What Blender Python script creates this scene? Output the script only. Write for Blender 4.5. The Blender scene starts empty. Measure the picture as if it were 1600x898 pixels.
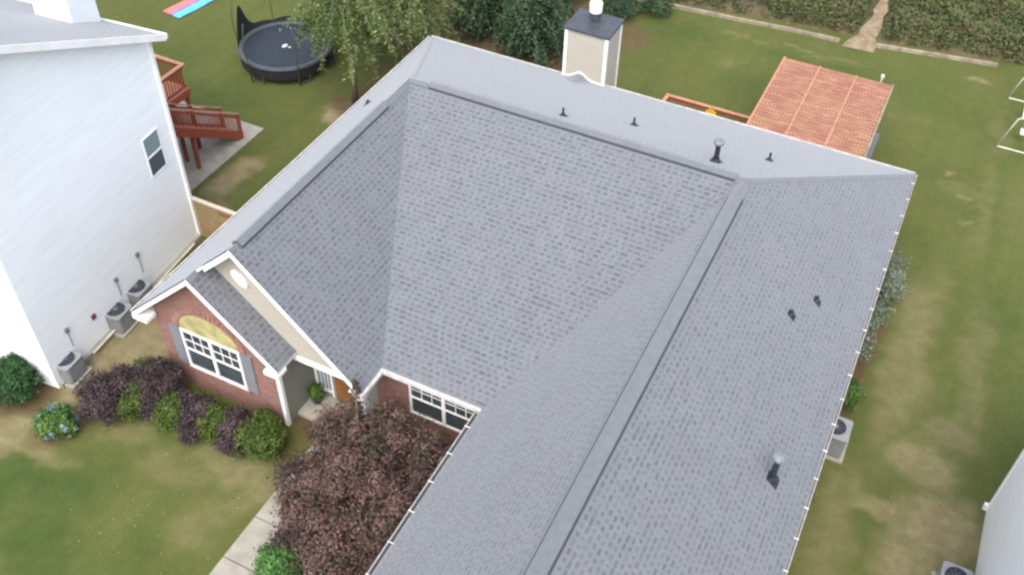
import bpy, math, random
import numpy as np
from mathutils import Vector, Matrix, noise
random.seed(7); rng = np.random.default_rng(11)
S = bpy.context.scene
C = S.collection

# ------------------------------------------------------------ camera, sky, sun, exposure
cam = bpy.data.objects.new('camera', bpy.data.cameras.new('camera')); C.objects.link(cam)
cam.data.sensor_width = 36.0
cam.data.lens = 34.717
cam.data.clip_end = 2000
Rm = Matrix(((0.89562459, -0.32441838, 0.30431777), (0.44433912, 0.62102612, -0.64566966), (0.02047782, 0.71349792, 0.70035804)))
cam.matrix_world = Matrix.Translation((18.121, -30.204, 23.519)) @ Rm.to_4x4()
S.camera = cam
SUN_EL, SUN_AZ = math.radians(56), math.radians(166)      # azimuth clockwise from +Y
w = bpy.data.worlds.new('World'); S.world = w; w.use_nodes = True
nt = w.node_tree; bg = nt.nodes['Background']
sky = nt.nodes.new('ShaderNodeTexSky'); sky.sky_type = 'NISHITA'; sky.sun_disc = False
sky.sun_elevation = SUN_EL; sky.sun_rotation = SUN_AZ; sky.air_density = 1.0; sky.dust_density = 4.0
hs = nt.nodes.new('ShaderNodeHueSaturation'); hs.inputs['Saturation'].default_value = .55   # thin overcast
nt.links.new(sky.outputs[0], hs.inputs['Color']); nt.links.new(hs.outputs[0], bg.inputs[0]); bg.inputs[1].default_value = 0.15
sl = bpy.data.lights.new('sun', 'SUN'); sl.energy = 0.65; sl.angle = math.radians(60); sl.color = (1.0, 0.97, 0.92)
so = bpy.data.objects.new('sun', sl); C.objects.link(so)
sd = Vector((math.sin(SUN_AZ) * math.cos(SUN_EL), math.cos(SUN_AZ) * math.cos(SUN_EL), math.sin(SUN_EL)))
so.rotation_euler = sd.to_track_quat('Z', 'Y').to_euler()
S.view_settings.view_transform = 'Standard'; S.view_settings.look = 'None'
S.view_settings.exposure = 1.5; S.view_settings.gamma = 1.0
S.render.engine = 'CYCLES'
S.cycles.filter_width = 2.5

# ------------------------------------------------------------ helpers
class NT:
    """tiny node-building helper"""
    def __init__(s, name, rough=0.8, spec=0.3):
        s.m = bpy.data.materials.new(name); s.m.use_nodes = True
        s.t = s.m.node_tree; s.b = s.t.nodes['Principled BSDF']
        s.b.inputs['Roughness'].default_value = rough
        s.b.inputs['Specular IOR Level'].default_value = spec
    def n(s, typ, **kw):
        nd = s.t.nodes.new(typ)
        for k, v in kw.items(): setattr(nd, k, v)
        return nd
    def put(s, sock, v):
        if v is None: return
        if isinstance(v, bpy.types.NodeSocket): s.t.links.new(v, sock)
        else: sock.default_value = v
    def math(s, op, a, b=None, c=None):
        nd = s.n('ShaderNodeMath', operation=op)
        s.put(nd.inputs[0], a); s.put(nd.inputs[1], b); s.put(nd.inputs[2], c)
        return nd.outputs[0]
    def mix(s, f, a, b, mode='MIX'):
        nd = s.n('ShaderNodeMix', data_type='RGBA', blend_type=mode)
        s.put(nd.inputs[0], f)
        s.put(nd.inputs[6], a if isinstance(a, bpy.types.NodeSocket) else (*a, 1))
        s.put(nd.inputs[7], b if isinstance(b, bpy.types.NodeSocket) else (*b, 1))
        return nd.outputs[2]
    def noise(s, vec, scale, detail=3, rough=0.55):
        nd = s.n('ShaderNodeTexNoise'); s.put(nd.inputs['Vector'], vec)
        nd.inputs['Scale'].default_value = scale; nd.inputs['Detail'].default_value = detail
        nd.inputs['Roughness'].default_value = rough
        return nd.outputs[0]
    def ramp(s, v, lo, hi, a=0.0, b=1.0):
        nd = s.n('ShaderNodeMapRange', interpolation_type='SMOOTHSTEP'); s.put(nd.inputs[0], v)
        for i, x in zip((1, 2, 3, 4), (lo, hi, a, b)): nd.inputs[i].default_value = x
        return nd.outputs[0]
    def obj(s): return s.n('ShaderNodeTexCoord').outputs['Object']
    def uv(s): return s.n('ShaderNodeTexCoord').outputs['UV']
    def attr(s, name): return s.n('ShaderNodeAttribute', attribute_name=name).outputs['Fac']
    def color(s, v): s.put(s.b.inputs['Base Color'], v if isinstance(v, bpy.types.NodeSocket) else (*v, 1)); return s
    def bump(s, h, strength=0.3, dist=0.02):
        nd = s.n('ShaderNodeBump'); nd.inputs['Strength'].default_value = strength; nd.inputs['Distance'].default_value = dist
        s.put(nd.inputs['Height'], h); s.t.links.new(nd.outputs[0], s.b.inputs['Normal']); return s

def plain(name, col, rough=0.7, var=0.15, scale=3.0, spec=0.3, metal=0.0):
    k = NT(name, rough, spec); o = k.obj()
    f = k.ramp(k.noise(o, scale, 4), 0.3, 0.7)
    dark = tuple(c * (1 - var) for c in col); lite = tuple(min(1, c * (1 + var * .6)) for c in col)
    k.color(k.mix(f, dark, lite)); k.b.inputs['Metallic'].default_value = metal
    k.bump(k.noise(o, scale * 12, 3), 0.15, 0.01)
    return k.m

class MB:
    """collects shapes in world metres; build() makes ONE mesh object under its parent"""
    def __init__(s): s.v = []; s.f = []; s.uv = []; s.mi = []
    def poly(s, pts, uv=None, mi=0):
        i = len(s.v); s.v += [tuple(p) for p in pts]; s.f.append(tuple(range(i, i + len(pts)))); s.uv.append(uv); s.mi.append(mi)
    def box(s, x0, x1, y0, y1, z0, z1, mi=0):
        p = [(x, y, z) for z in (z0, z1) for y in (y0, y1) for x in (x0, x1)]
        for q in ((0, 2, 3, 1), (4, 5, 7, 6), (0, 1, 5, 4), (2, 6, 7, 3), (0, 4, 6, 2), (1, 3, 7, 5)):
            s.poly([p[i] for i in q], mi=mi)
        return s
    def prism(s, pts, d, mi=0):
        """extrude polygon pts by vector d"""
        d = Vector(d); a = [Vector(p) for p in pts]; b = [p + d for p in a]; n = len(a)
        s.poly(a, mi=mi); s.poly(b[::-1], mi=mi)
        for i in range(n): s.poly([a[i], b[i], b[(i + 1) % n], a[(i + 1) % n]], mi=mi)
        return s
    def tube(s, pts, r, n=8, mi=0, cap=True):
        pts = [Vector(p) for p in pts]; rs = r if isinstance(r, (list, tuple)) else [r] * len(pts)
        rings = []
        t0 = (pts[1] - pts[0]).normalized(); ref = Vector((1, 0, 0)) if abs(t0.x) < .8 else Vector((0, 1, 0))
        for i, p in enumerate(pts):
            t = (pts[min(i + 1, len(pts) - 1)] - pts[max(i - 1, 0)]).normalized()
            a = t.cross(ref).normalized(); b = t.cross(a)
            rings.append([p + (a * math.cos(2 * math.pi * k / n) + b * math.sin(2 * math.pi * k / n)) * rs[i] for k in range(n)])
        for i in range(len(rings) - 1):
            for k in range(n): s.poly([rings[i][k], rings[i + 1][k], rings[i + 1][(k + 1) % n], rings[i][(k + 1) % n]], mi=mi)
        if cap: s.poly(rings[0], mi=mi); s.poly(rings[-1][::-1], mi=mi)
        return s
    def disc(s, c, r, n=24, mi=0):
        s.poly([(c[0] + r * math.cos(2 * math.pi * k / n), c[1] + r * math.sin(2 * math.pi * k / n), c[2]) for k in range(n)], mi=mi); return s
    def lathe(s, c, prof, n=24, mi=0):
        for i in range(len(prof) - 1):
            (r0, z0), (r1, z1) = prof[i], prof[i + 1]
            for k in range(n):
                a, b = 2 * math.pi * k / n, 2 * math.pi * (k + 1) / n
                P = lambda r, z, t: (c[0] + r * math.cos(t), c[1] + r * math.sin(t), c[2] + z)
                s.poly([P(r0, z0, a), P(r0, z0, b), P(r1, z1, b), P(r1, z1, a)], mi=mi)
        return s
    def beam(s, a, b, w_, h_, mi=0):
        """rectangular bar from a to b (w_ sideways, h_ upwards)"""
        a, b = Vector(a), Vector(b); t = (b - a).normalized()
        side = t.cross(Vector((0, 0, 1)))
        side = Vector((1, 0, 0)) if side.length < .05 else side.normalized()
        up = side.cross(t)
        q = [side * sx * w_ / 2 + up * sz * h_ / 2 for sx, sz in ((-1, -1), (1, -1), (1, 1), (-1, 1))]
        return s.prism([a + x for x in q], b - a, mi=mi)
    def build(s, name, mat, parent=None, smooth=False, bevel=0, merge=False):
        off = Vector((0, 0, 0)); inv = None
        if parent is not None: inv = parent.matrix_world.inverted()
        me = bpy.data.meshes.new(name)
        vs = [(inv @ Vector(v)) if inv is not None else Vector(v) for v in s.v]
        me.from_pydata(vs, [], s.f)
        ul = me.uv_layers.new(name='UVMap'); k = 0
        for f, uv in zip(s.f, s.uv):
            if uv is None:
                P = [Vector(s.v[i]) for i in f]; n = Vector((0, 0, 0))
                for i in range(len(P)): n += P[i].cross(P[(i + 1) % len(P)])
                ax, ay, az = abs(n.x), abs(n.y), abs(n.z)
                if az >= ax and az >= ay: uv = [(p.x, p.y) for p in P]
                elif ax >= ay: uv = [(p.y, p.z) for p in P]
                else: uv = [(p.x, p.z) for p in P]
            for q in uv: ul.data[k].uv = q; k += 1
        for m in (mat if isinstance(mat, (list, tuple)) else [mat]): me.materials.append(m)
        me.polygons.foreach_set('material_index', s.mi)
        import bmesh
        bm = bmesh.new(); bm.from_mesh(me)
        bmesh.ops.remove_doubles(bm, verts=bm.verts, dist=1e-4)
        bmesh.ops.recalc_face_normals(bm, faces=bm.faces)
        bm.to_mesh(me); bm.free()
        if smooth: me.polygons.foreach_set('use_smooth', [True] * len(me.polygons))
        o = bpy.data.objects.new(name, me); C.objects.link(o)
        if bevel:
            b = o.modifiers.new('bevel', 'BEVEL'); b.width = bevel; b.segments = 2; b.limit_method = 'ANGLE'
        if parent is not None: o.parent = parent
        bpy.context.view_layer.update()
        return o

def tag(o, label=None, cat=None, group=None, kind=None):
    if label: o['label'] = label
    if cat: o['category'] = cat
    if group: o['group'] = group
    if kind: o['kind'] = kind
    return o
def thing(name, label, cat, loc=(0, 0, 0), rz=0, group=None):
    o = bpy.data.objects.new(name, None); C.objects.link(o); o.location = loc; o.rotation_euler = (0, 0, rz)
    o.empty_display_size = .3
    bpy.context.view_layer.update()
    return tag(o, label, cat, group)
def copy_tree(o, parent=None):
    c = o.copy(); C.objects.link(c)
    if parent is not None: c.parent = parent
    for ch in list(o.children): copy_tree(ch, c)
    return c

# ------------------------------------------------------------ materials
def shingle(name='roof_shingle', base=(.124, .131, .145), dark=(.071, .076, .087)):
    k = NT(name, 0.9, 0.2); uv = k.uv(); o = k.obj()
    sx = k.n('ShaderNodeSeparateXYZ'); k.put(sx.inputs[0], uv)
    nn = k.n('ShaderNodeTexNoise'); k.put(nn.inputs['Vector'], uv); nn.inputs['Scale'].default_value = 3.0
    wob = k.math('MULTIPLY', k.math('SUBTRACT', nn.outputs[0], .5), .03)
    v = k.math('DIVIDE', k.math('ADD', sx.outputs[1], wob), 0.156)
    row = k.math('FLOOR', v); fv = k.math('FRACT', v)
    wn = k.n('ShaderNodeTexWhiteNoise', noise_dimensions='1D'); k.put(wn.inputs['W'], row)
    u = k.math('ADD', k.math('DIVIDE', sx.outputs[0], 0.215), k.math('MULTIPLY', wn.outputs[0], 9.0))
    cell = k.math('FLOOR', u); fu = k.math('FRACT', u)
    cx = k.n('ShaderNodeCombineXYZ'); k.put(cx.inputs[0], cell); k.put(cx.inputs[1], row)
    w2 = k.n('ShaderNodeTexWhiteNoise', noise_dimensions='2D'); k.put(w2.inputs['Vector'], cx.outputs[0])
    sc = k.n('ShaderNodeSeparateColor'); k.put(sc.inputs[0], w2.outputs[1])
    r1, r2, r3 = sc.outputs[0], sc.outputs[1], sc.outputs[2]
    half = k.math('ADD', .13, k.math('MULTIPLY', r1, .36))
    du = k.math('ABSOLUTE', k.math('SUBTRACT', fu, .5))
    mu = k.ramp(k.math('SUBTRACT', half, du), -.04, .10)
    mv = k.math('MULTIPLY', k.ramp(fv, .02, .18), k.ramp(fv, .62, .48))
    mv = k.math('MULTIPLY', k.ramp(fv, .0, .12), k.math('SUBTRACT', 1.0, k.ramp(fv, .46, .64)))
    mask = k.math('MULTIPLY', k.math('MULTIPLY', mu, mv), k.math('ADD', .45, k.math('MULTIPLY', r2, .55)))
    line = k.math('SUBTRACT', 1.0, k.ramp(fv, .0, .14))  # thin shadow line painted along the bottom of each course
    big = k.ramp(k.noise(o, .55, 3), .3, .7); mid = k.noise(o, 9.0, 3); fine = k.noise(o, 60.0, 3)
    b1 = k.mix(big, tuple(c * .93 for c in base), (base[0] * 1.07, base[1] * 1.05, base[2] * 1.03))
    b1 = k.mix(k.ramp(k.noise(o, .8, 2), .4, .65, 0, .8), b1, (base[0] * .90, base[1] * 1.04, base[2] * 1.02))
    b1 = k.mix(k.ramp(k.noise(uv, 1.1, 2), .5, .7, 0, .7), b1, (base[0] * 1.08, base[1] * .98, base[2] * .97))
    st = k.n('ShaderNodeMapping'); k.put(st.inputs[0], uv); st.inputs['Scale'].default_value = (2.2, .25, 1)
    b1 = k.mix(k.ramp(k.noise(st.outputs[0], 1.0, 4), .45, .75, 0, .35), b1, tuple(c * .72 for c in base))
    b1 = k.mix(k.math('MULTIPLY', r3, .35), b1, tuple(c * 1.25 for c in base))
    b1 = k.mix(k.ramp(mid, .35, .7, 0, .55), b1, tuple(c * .75 for c in base))
    b1 = k.mix(k.ramp(fine, .35, .7, 0, .5), b1, tuple(c * 1.35 for c in base))
    b2 = k.mix(k.math('MULTIPLY', line, .28), b1, dark)
    k.color(k.mix(k.math('MULTIPLY', mask, .93), b2, dark))
    k.b.inputs['Sheen Weight'].default_value = .35; k.b.inputs['Sheen Roughness'].default_value = .5; k.b.inputs['Sheen Tint'].default_value = (.9, .94, 1, 1)
    hgt = k.math('ADD', k.math('MULTIPLY', mask, -1.0), k.math('MULTIPLY', line, -.7))
    k.bump(hgt, .5, .012)
    return k.m
M = {}
M['shingle'] = shingle()
M['cap'] = plain('ridge_cap_shingle', (.120, .130, .146), .9, .08, 5, .2)
_b = M['cap'].node_tree.nodes['Principled BSDF']; _b.inputs['Sheen Weight'].default_value = .35; _b.inputs['Sheen Roughness'].default_value = .5
M['dark_edge_shade'] = plain('dark_edge_and_vent_shade', (.05, .055, .068), .9, .1)  # slot and painted shadow line of ridge vents; also drip edges, gutter floors
M['white'] = plain('white_trim_paint', (.78, .78, .77), .5, .07, 2)
M['gutter'] = plain('weathered_gutter', (.30, .285, .28), .5, .2, 5)
M['offwhite'] = plain('aged_white_metal', (.55, .53, .52), .5, .2, 5)
M['soffit'] = plain('soffit', (.6, .58, .54), .7, .08)
M['black'] = plain('black_plastic', (.022, .026, .034), .5, .2)
M['cap_grey'] = plain('flue_cap_grey', (.16, .17, .19), .45, .2, 10, .5)
M['dark_metal'] = plain('dark_chimney_cap', (.05, .056, .068), .5, .2, 4, .5)
M['concrete'] = plain('concrete', (.27, .255, .215), .9, .16, 2.2)
M['glass'] = None
k = NT('window_glass', .08, .8); k.color(k.mix(k.noise(k.obj(), 1.5, 2), (.02, .026, .030), (.085, .10, .105))); M['glass'] = k.m
k = NT('light_window_glass', .1, .8); k.color((.20, .25, .27)); M['glass_l'] = k.m
k = NT('dark_window_glass', .1, .8); k.color((.07, .09, .105)); M['glass_d'] = k.m
def siding(name, col, pitch=.15, var=.06, strength=.5):
    k = NT(name, .6, .25); o = k.obj(); sx = k.n('ShaderNodeSeparateXYZ'); k.put(sx.inputs[0], o)
    fz = k.math('FRACT', k.math('DIVIDE', sx.outputs[2], pitch))
    mp = k.n('ShaderNodeMapping'); k.put(mp.inputs[0], o); mp.inputs['Scale'].default_value = (.6, .6, 7)
    st = k.ramp(k.noise(mp.outputs[0], 1.0, 3), .3, .7)
    c = k.mix(st, tuple(x * (1 - var) for x in col), col)
    dirt = k.ramp(k.noise(o, .7, 4), .5, .8, 0, .25)
    c = k.mix(dirt, c, tuple(x * .9 for x in col))
    line = k.math('SUBTRACT', 1.0, k.ramp(fz, 0, .1))
    c = k.mix(k.math('MULTIPLY', line, .22), c, tuple(x * .45 for x in col))
    k.color(c); k.bump(fz, strength, .012); return k.m
M['siding_white'] = siding('white_lap_siding', (.84, .87, .90))
M['siding_brightened'] = siding('brightened_white_siding', (.93, .94, .96))  # white siding brightened in colour to offset weak light on this wall
M['siding_beige'] = siding('beige_lap_siding', (.40, .375, .32))
M['siding_beige_shade'] = siding('porch_shaded_beige_siding', (.23, .23, .20), .15, .1)  # beige siding darkened in its colour to carry the porch shade
def brick(name='red_brick'):
    k = NT(name, .9, .2); uv = k.uv()
    b = k.n('ShaderNodeTexBrick'); k.put(b.inputs['Vector'], uv); b.offset = .5
    b.inputs['Color1'].default_value = (.165, .07, .055, 1); b.inputs['Color2'].default_value = (.24, .12, .10, 1)
    b.inputs['Mortar'].default_value = (.25, .21, .195, 1); b.inputs['Scale'].default_value = 1
    b.inputs['Mortar Size'].default_value = .008; b.inputs['Brick Width'].default_value = .21; b.inputs['Row Height'].default_value = .075
    n = k.ramp(k.noise(k.obj(), 2.5, 4), .35, .7, 0, .5)
    k.color(k.mix(n, b.outputs[0], (.22, .10, .085))); k.bump(b.outputs[1], -.4, .01); return k.m
M['brick'] = brick()
M['brick_arch'] = plain('brick_arch', (.27, .14, .12), .9, .3, 9)
M['shutter'] = plain('grey_shutter', (.17, .175, .195), .6, .1)
M['tan'] = plain('yellow_tan_panel', (.36, .32, .15), .7, .3, 3)
def wood(name, a, b_, scale=6):
    k = NT(name, .7, .25); o = k.obj(); mp = k.n('ShaderNodeMapping'); k.put(mp.inputs[0], o); mp.inputs['Scale'].default_value = (1, 1, 4)
    k.color(k.mix(k.ramp(k.noise(mp.outputs[0], scale, 4), .3, .7), a, b_)); k.bump(k.noise(mp.outputs[0], scale * 4, 3), .2, .01); return k.m
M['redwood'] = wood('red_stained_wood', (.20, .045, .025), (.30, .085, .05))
M['redwood_top'] = wood('pale_rail_cap_wood', (.33, .15, .095), (.42, .22, .145))  # paler red wood for rail caps, treads, floors and battens
M['door_wood'] = wood('orange_door_wood', (.17, .07, .02), (.25, .11, .035))
M['fence_wood'] = wood('weathered_pine', (.22, .155, .075), (.30, .22, .115), 4)
M['fence_cap'] = plain('bleached_fence_rail', (.50, .42, .35), .8, .15)
M['bark'] = wood('bark', (.10, .08, .06), (.19, .15, .115), 8)
M['ac_body'] = plain('ac_grey_body', (.125, .13, .13), .5, .12, 5, .5)
M['ac_top'] = plain('ac_pale_top', (.22, .235, .235), .5, .1, 5, .5)
M['ac_dark'] = plain('ac_dark_fan', (.03, .033, .05), .6, .2)
M['net'] = plain('trampoline_net', (.016, .020, .023), .8, .2)
M['mat_navy'] = plain('trampoline_mat', (.020, .027, .038), .6, .15, 2)
M['pad'] = plain('trampoline_pad', (.060, .068, .080), .5, .2, 5)
M['pole'] = plain('olive_pole', (.055, .065, .035), .5, .1)
M['pipe_white'] = plain('white_painted_tube', (.66, .68, .68), .4, .1)
M['pipe_cream'] = plain('cream_painted_tube', (.52, .50, .40), .5, .15)
M['pink'] = plain('pink_vinyl', (.62, .16, .15), .4, .15)
M['blue'] = plain('blue_vinyl', (.10, .42, .72), .4, .15)
M['violet'] = plain('violet_vinyl', (.18, .13, .42), .4, .15)
M['yellow'] = plain('yellow_plastic', (.72, .42, .03), .4, .12)
M['red'] = plain('maroon_metal', (.18, .03, .05), .5, .1)
M['mulch'] = plain('mulch', (.16, .09, .06), .95, .4, 8)
M['edging'] = plain('sun_bleached_edging', (.24, .205, .15), .9, .3, 3)
M['pot'] = plain('dark_pot', (.04, .045, .05), .6, .2)

def leafmat(name, cols, trans=.25, rough=.6):
    """leaf colour by a per-leaf random attribute through a list of real leaf colours"""
    k = NT(name, rough, .3); a = k.attr('rnd'); r = k.n('ShaderNodeValToRGB'); k.put(r.inputs[0], a)
    el = r.color_ramp.elements
    while len(el) < len(cols): el.new(.5)
    for i, c in enumerate(cols): el[i].position = i / (len(cols) - 1); el[i].color = (*c, 1)
    k.color(r.outputs[0])
    out = k.t.nodes['Material Output']; tr = k.n('ShaderNodeBsdfTranslucent'); mx = k.n('ShaderNodeMixShader')
    k.t.links.new(r.outputs[0], tr.inputs[0]); mx.inputs[0].default_value = trans
    k.t.links.new(k.b.outputs[0], mx.inputs[1]); k.t.links.new(tr.outputs[0], mx.inputs[2]); k.t.links.new(mx.outputs[0], out.inputs[0])
    return k.m
L = dict(
 pale=leafmat('pale_green_leaves', [(.035, .065, .016), (.06, .10, .024), (.13, .18, .05), (.26, .31, .13)], .3),
 green=leafmat('mid_green_leaves', [(.025, .06, .012), (.05, .11, .02), (.08, .16, .03), (.13, .21, .05)]),
 bright=leafmat('bright_green_leaves', [(.03, .09, .015), (.05, .15, .03), (.09, .21, .05), (.14, .26, .08)]),
 olive=leafmat('olive_green_leaves', [(.025, .045, .008), (.048, .08, .012), (.08, .12, .02), (.12, .165, .035)]),
 dark=leafmat('dark_evergreen_leaves', [(.012, .03, .012), (.022, .055, .022), (.04, .085, .035), (.09, .14, .08)]),
 box=leafmat('clipped_green_leaves', [(.015, .045, .015), (.025, .075, .022), (.045, .11, .035)]),
 purple=leafmat('purple_leaves', [(.020, .014, .015), (.042, .027, .030), (.072, .046, .050), (.115, .085, .092)]),
 plum=leafmat('plum_tree_leaves', [(.034, .022, .024), (.072, .042, .042), (.060, .064, .028), (.135, .070, .062), (.150, .082, .068), (.175, .115, .105)]),
 silver=leafmat('silver_leaves', [(.07, .10, .055), (.14, .17, .11), (.27, .30, .24)]),
 thicket=leafmat('thicket_leaves', [(.028, .042, .014), (.05, .075, .020), (.08, .105, .032), (.11, .115, .045), (.12, .085, .045), (.045, .075, .022)]),
 petal=leafmat('blue_petals', [(.12, .22, .42), (.25, .36, .58), (.5, .58, .62), (.35, .42, .2)]),
)

# ------------------------------------------------------------ foliage
def leaf_mesh(name, mat, P, N, size, parent, rnd=None, aspect=.55):
    """one rhombic leaf per point P; N is the leaf's facing"""
    n = len(P); P = np.asarray(P, float)
    N = np.asarray(N, float) + rng.normal(0, .55, (n, 3)); N /= np.linalg.norm(N, axis=1)[:, None] + 1e-9
    T = rng.normal(0, 1, (n, 3)); T -= (T * N).sum(1)[:, None] * N; T /= np.linalg.norm(T, axis=1)[:, None] + 1e-9
    B = np.cross(N, T); s = (size * rng.uniform(.6, 1.4, n))[:, None]
    V = np.stack([P - T * s, P - B * s * aspect + N * s * .1, P + T * s, P + B * s * aspect + N * s * .1], 1).reshape(-1, 3)
    inv = np.array(parent.matrix_world.inverted()) if parent is not None else np.eye(4)
    V = V @ inv[:3, :3].T + inv[:3, 3]
    me = bpy.data.meshes.new(name); me.vertices.add(4 * n); me.loops.add(4 * n); me.polygons.add(n)
    me.vertices.foreach_set('co', V.ravel()); me.loops.foreach_set('vertex_index', np.arange(4 * n, dtype=np.int32))
    me.polygons.foreach_set('loop_start', np.arange(0, 4 * n, 4, dtype=np.int32))
    me.update(calc_edges=True)
    a = me.attributes.new('rnd', 'FLOAT', 'FACE'); a.data.foreach_set('value', np.clip(rng.random(n) if rnd is None else rnd, 0, 1))
    me.materials.append(mat); o = bpy.data.objects.new(name, me); C.objects.link(o)
    if parent is not None: o.parent = parent
    return o
def crown_points(blobs, n, clump=.22, depth=.35, zmin=None, per=26, sd=.16):
    """points gathered in leafy sprigs spread through the outer part of each ellipsoid"""
    w_ = np.array([b[3] * b[4] + b[4] * b[5] + b[3] * b[5] for b in blobs], float); w_ /= w_.sum()
    P, N, R_ = [], [], []
    for b, q in zip(blobs, w_):
        c = np.array(b[:3]); r = np.array(b[3:6]); m = int(n * q); k_ = max(6, int(m / per))
        d = rng.normal(0, 1, (k_, 3)); d /= np.linalg.norm(d, axis=1)[:, None]; d[:, 2] = np.where(d[:, 2] < -.45, -d[:, 2], d[:, 2])
        rad = 1 - depth * rng.random(k_) ** 1.5 + rng.normal(0, .07, k_)
        cc = c + d * rad[:, None] * r; tone = rng.normal(0, sd, k_)
        i = rng.integers(0, k_, m); off = rng.normal(0, clump * .5, (m, 3)); off[:, 2] *= .8
        P.append(cc[i] + off); N.append(d[i] * .6 + off / clump * .6 + np.array([0, 0, .5])); R_.append(.5 + tone[i] + rng.normal(0, .24, m))
    P = np.concatenate(P); N = np.concatenate(N); R_ = np.concatenate(R_)
    if zmin is not None: keep = P[:, 2] > zmin; P, N, R_ = P[keep], N[keep], R_[keep]
    return P, N, R_
def trunk(parent, base, tips, r=.09, name='trunk'):
    m = MB()
    b = Vector(base)
    for t in tips:
        t = Vector(t); mid = b.lerp(t, .5) + Vector((random.uniform(-.1, .1), random.uniform(-.1, .1), .1 * (t - b).length))
        pts = [b + Vector((random.uniform(-.03, .03), random.uniform(-.03, .03), -.08)), b.lerp(mid, .5) + Vector((0, 0, .05)), mid, mid.lerp(t, .55), t]
        m.tube(pts, [r, r * .8, r * .55, r * .35, r * .12], 7)
    return m.build(name, M['bark'], parent, smooth=True)
def shrub(name, label, cat, blobs, mat, n, size, clump=.16, group=None, nt_=5, tone=None):
    cx = sum(b[0] for b in blobs) / len(blobs); cy = sum(b[1] for b in blobs) / len(blobs)
    t = thing(name, label, cat, (cx, cy, 0), 0, group)
    P, N, R_ = crown_points(blobs, n, clump * 1.3, .6, .02, 40, .2)
    leaf_mesh('foliage', mat, P, N, size, t, R_)
    tips = [(b[0] + random.uniform(-.5, .5) * b[3], b[1] + random.uniform(-.5, .5) * b[4], b[2] + b[5] * .45) for b in blobs for _ in range(max(1, nt_ // len(blobs)))]
    trunk(t, (cx, cy, 0), tips, .025, 'stems')
    return t

# ------------------------------------------------------------ ground
# soft-edged bare / mulch / lush areas: (x, y, rx, ry, strength) in metres on the ground
DIRT = [(20.6, -5.5, .9, 5.0, .5), (22.6, -6.0, .5, 4.5, .35), (21.8, 3.5, .5, 4.0, .28), (-4.2, -8.2, .7, 1.5, 1.1), (19.9, -13.0, .6, 3.0, .45), (-2.9, -2.75, 1.05, .85, 1.6), (-2.0, -2.3, 1.0, .5, 1.4), (-2.0, -18.6, .9, 1.2, .9), (-2.0, -17.3, .8, .9, 1.3), (-1.4, -16.1, 1.0, 1.0, 1.3), (-1.7, -14.6, 1.2, 1.6, 1.2), (-1.4, -12.4, 1.4, 1.5, .9),
        (-4.3, -8.6, .55, .9, .6), (-3.7, -10.1, .9, .8, .6), (2.6, -19.7, 1.3, .6, .35), (3.8, -18.8, 1.2, .8, .55), (.6, -19.3, 1.1, .5, .4), (4.9, -18.9, .6, 1.2, .55), (4.6, -20.6, .8, 1.2, .35),
        (-2.5, -20.7, 1.2, .8, .8), (-1.2, -20.6, 1.2, .4, .6), (20.7, -4.2, .7, 2.2, .42), (20.5, -7.5, .5, 1.6, .25), (20.8, 4.1, .9, .5, .3), (21.8, -9.5, 1.2, .8, .75), (22.6, -11.4, 1.3, 1.3, .9), (21.9, -13.3, 1.1, 1.5, .85),
        (21.0, -11.6, .9, .35, .7), (22.2, -8.1, .8, .6, .5), (10.1, 8.6, .6, .5, .3), (10.2, 11.1, 1.6, .12, .5), (12.8, 11.4, 1.5, .12, .5), (15, 11.6, .9, .25, .4), (20.3, 12.7, .5, .3, .75), (22.3, -3.5, .4, 2.5, .3),
        (20.3, 4.9, .15, .3, .6), (20.9, 3.7, .2, .15, .6), (21.2, 2.4, .2, .12, .6), (23.2, 4, .8, 3, .2), (6.5, -23, 1.5, .6, .5), (-9, -8, 1, 1.3, .2), (17.8, 8.2, 1.2, .5, .2), (21.7, 8.5, .5, 1.6, .3),
        (19.6, -13.5, .7, 1.8, .35), (23.2, -14.5, .5, 2.5, .9)]
MULCH = [(-2.4, .2, .8, 2.5, .6), (-2.9, 4.0, 1.6, 1.5, .95), (0, 4.4, 2.5, 2.5, 1.0), (2.8, 5.2, 2.6, 3.0, 1.0), (5.4, 8.8, .9, .9, .7), (0, 8, 5, 3, 1.0), (-3, -2, 0.9, .7, .9),
         (.9, -17.7, 2.4, .7, .9), (3.9, -17.6, 1.4, .6, 1.0), (-1.2, -19.7, .7, .9, .5), (8.4, -18.5, 2.3, 3.6, 1.0), (7.0, -15.9, 2.6, 1.0, .9), (19.0, -4.8, .5, 4.2, .9), (-3.1, -19.6, .9, .9, .9), (6.5, 1.6, 1.5, 1.2, .5)]
LUSH = [(-.8, -21.6, 2.2, .9, .9), (.2, -21.4, 1.4, 1.0, .9), (1.1, -23.2, 1.6, 1.2, .9), (3.6, -22.0, 1.0, 1.0, .5), (-1.4, -22.4, 1.6, 1.2, .9), (23.0, -2.4, 1.0, 1.8, .5), (12.2, 7.4, 1.5, 1.5, .5), (7.2, 10.2, 1.3, 1.0, .6), (13.8, 10.5, 3.2, .5, .5), (-8.8, -4.2, 3.0, 1.4, .5), (-12, -2.5, 2, 2, .4), (20.2, -.6, .6, 2, .3)]
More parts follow.
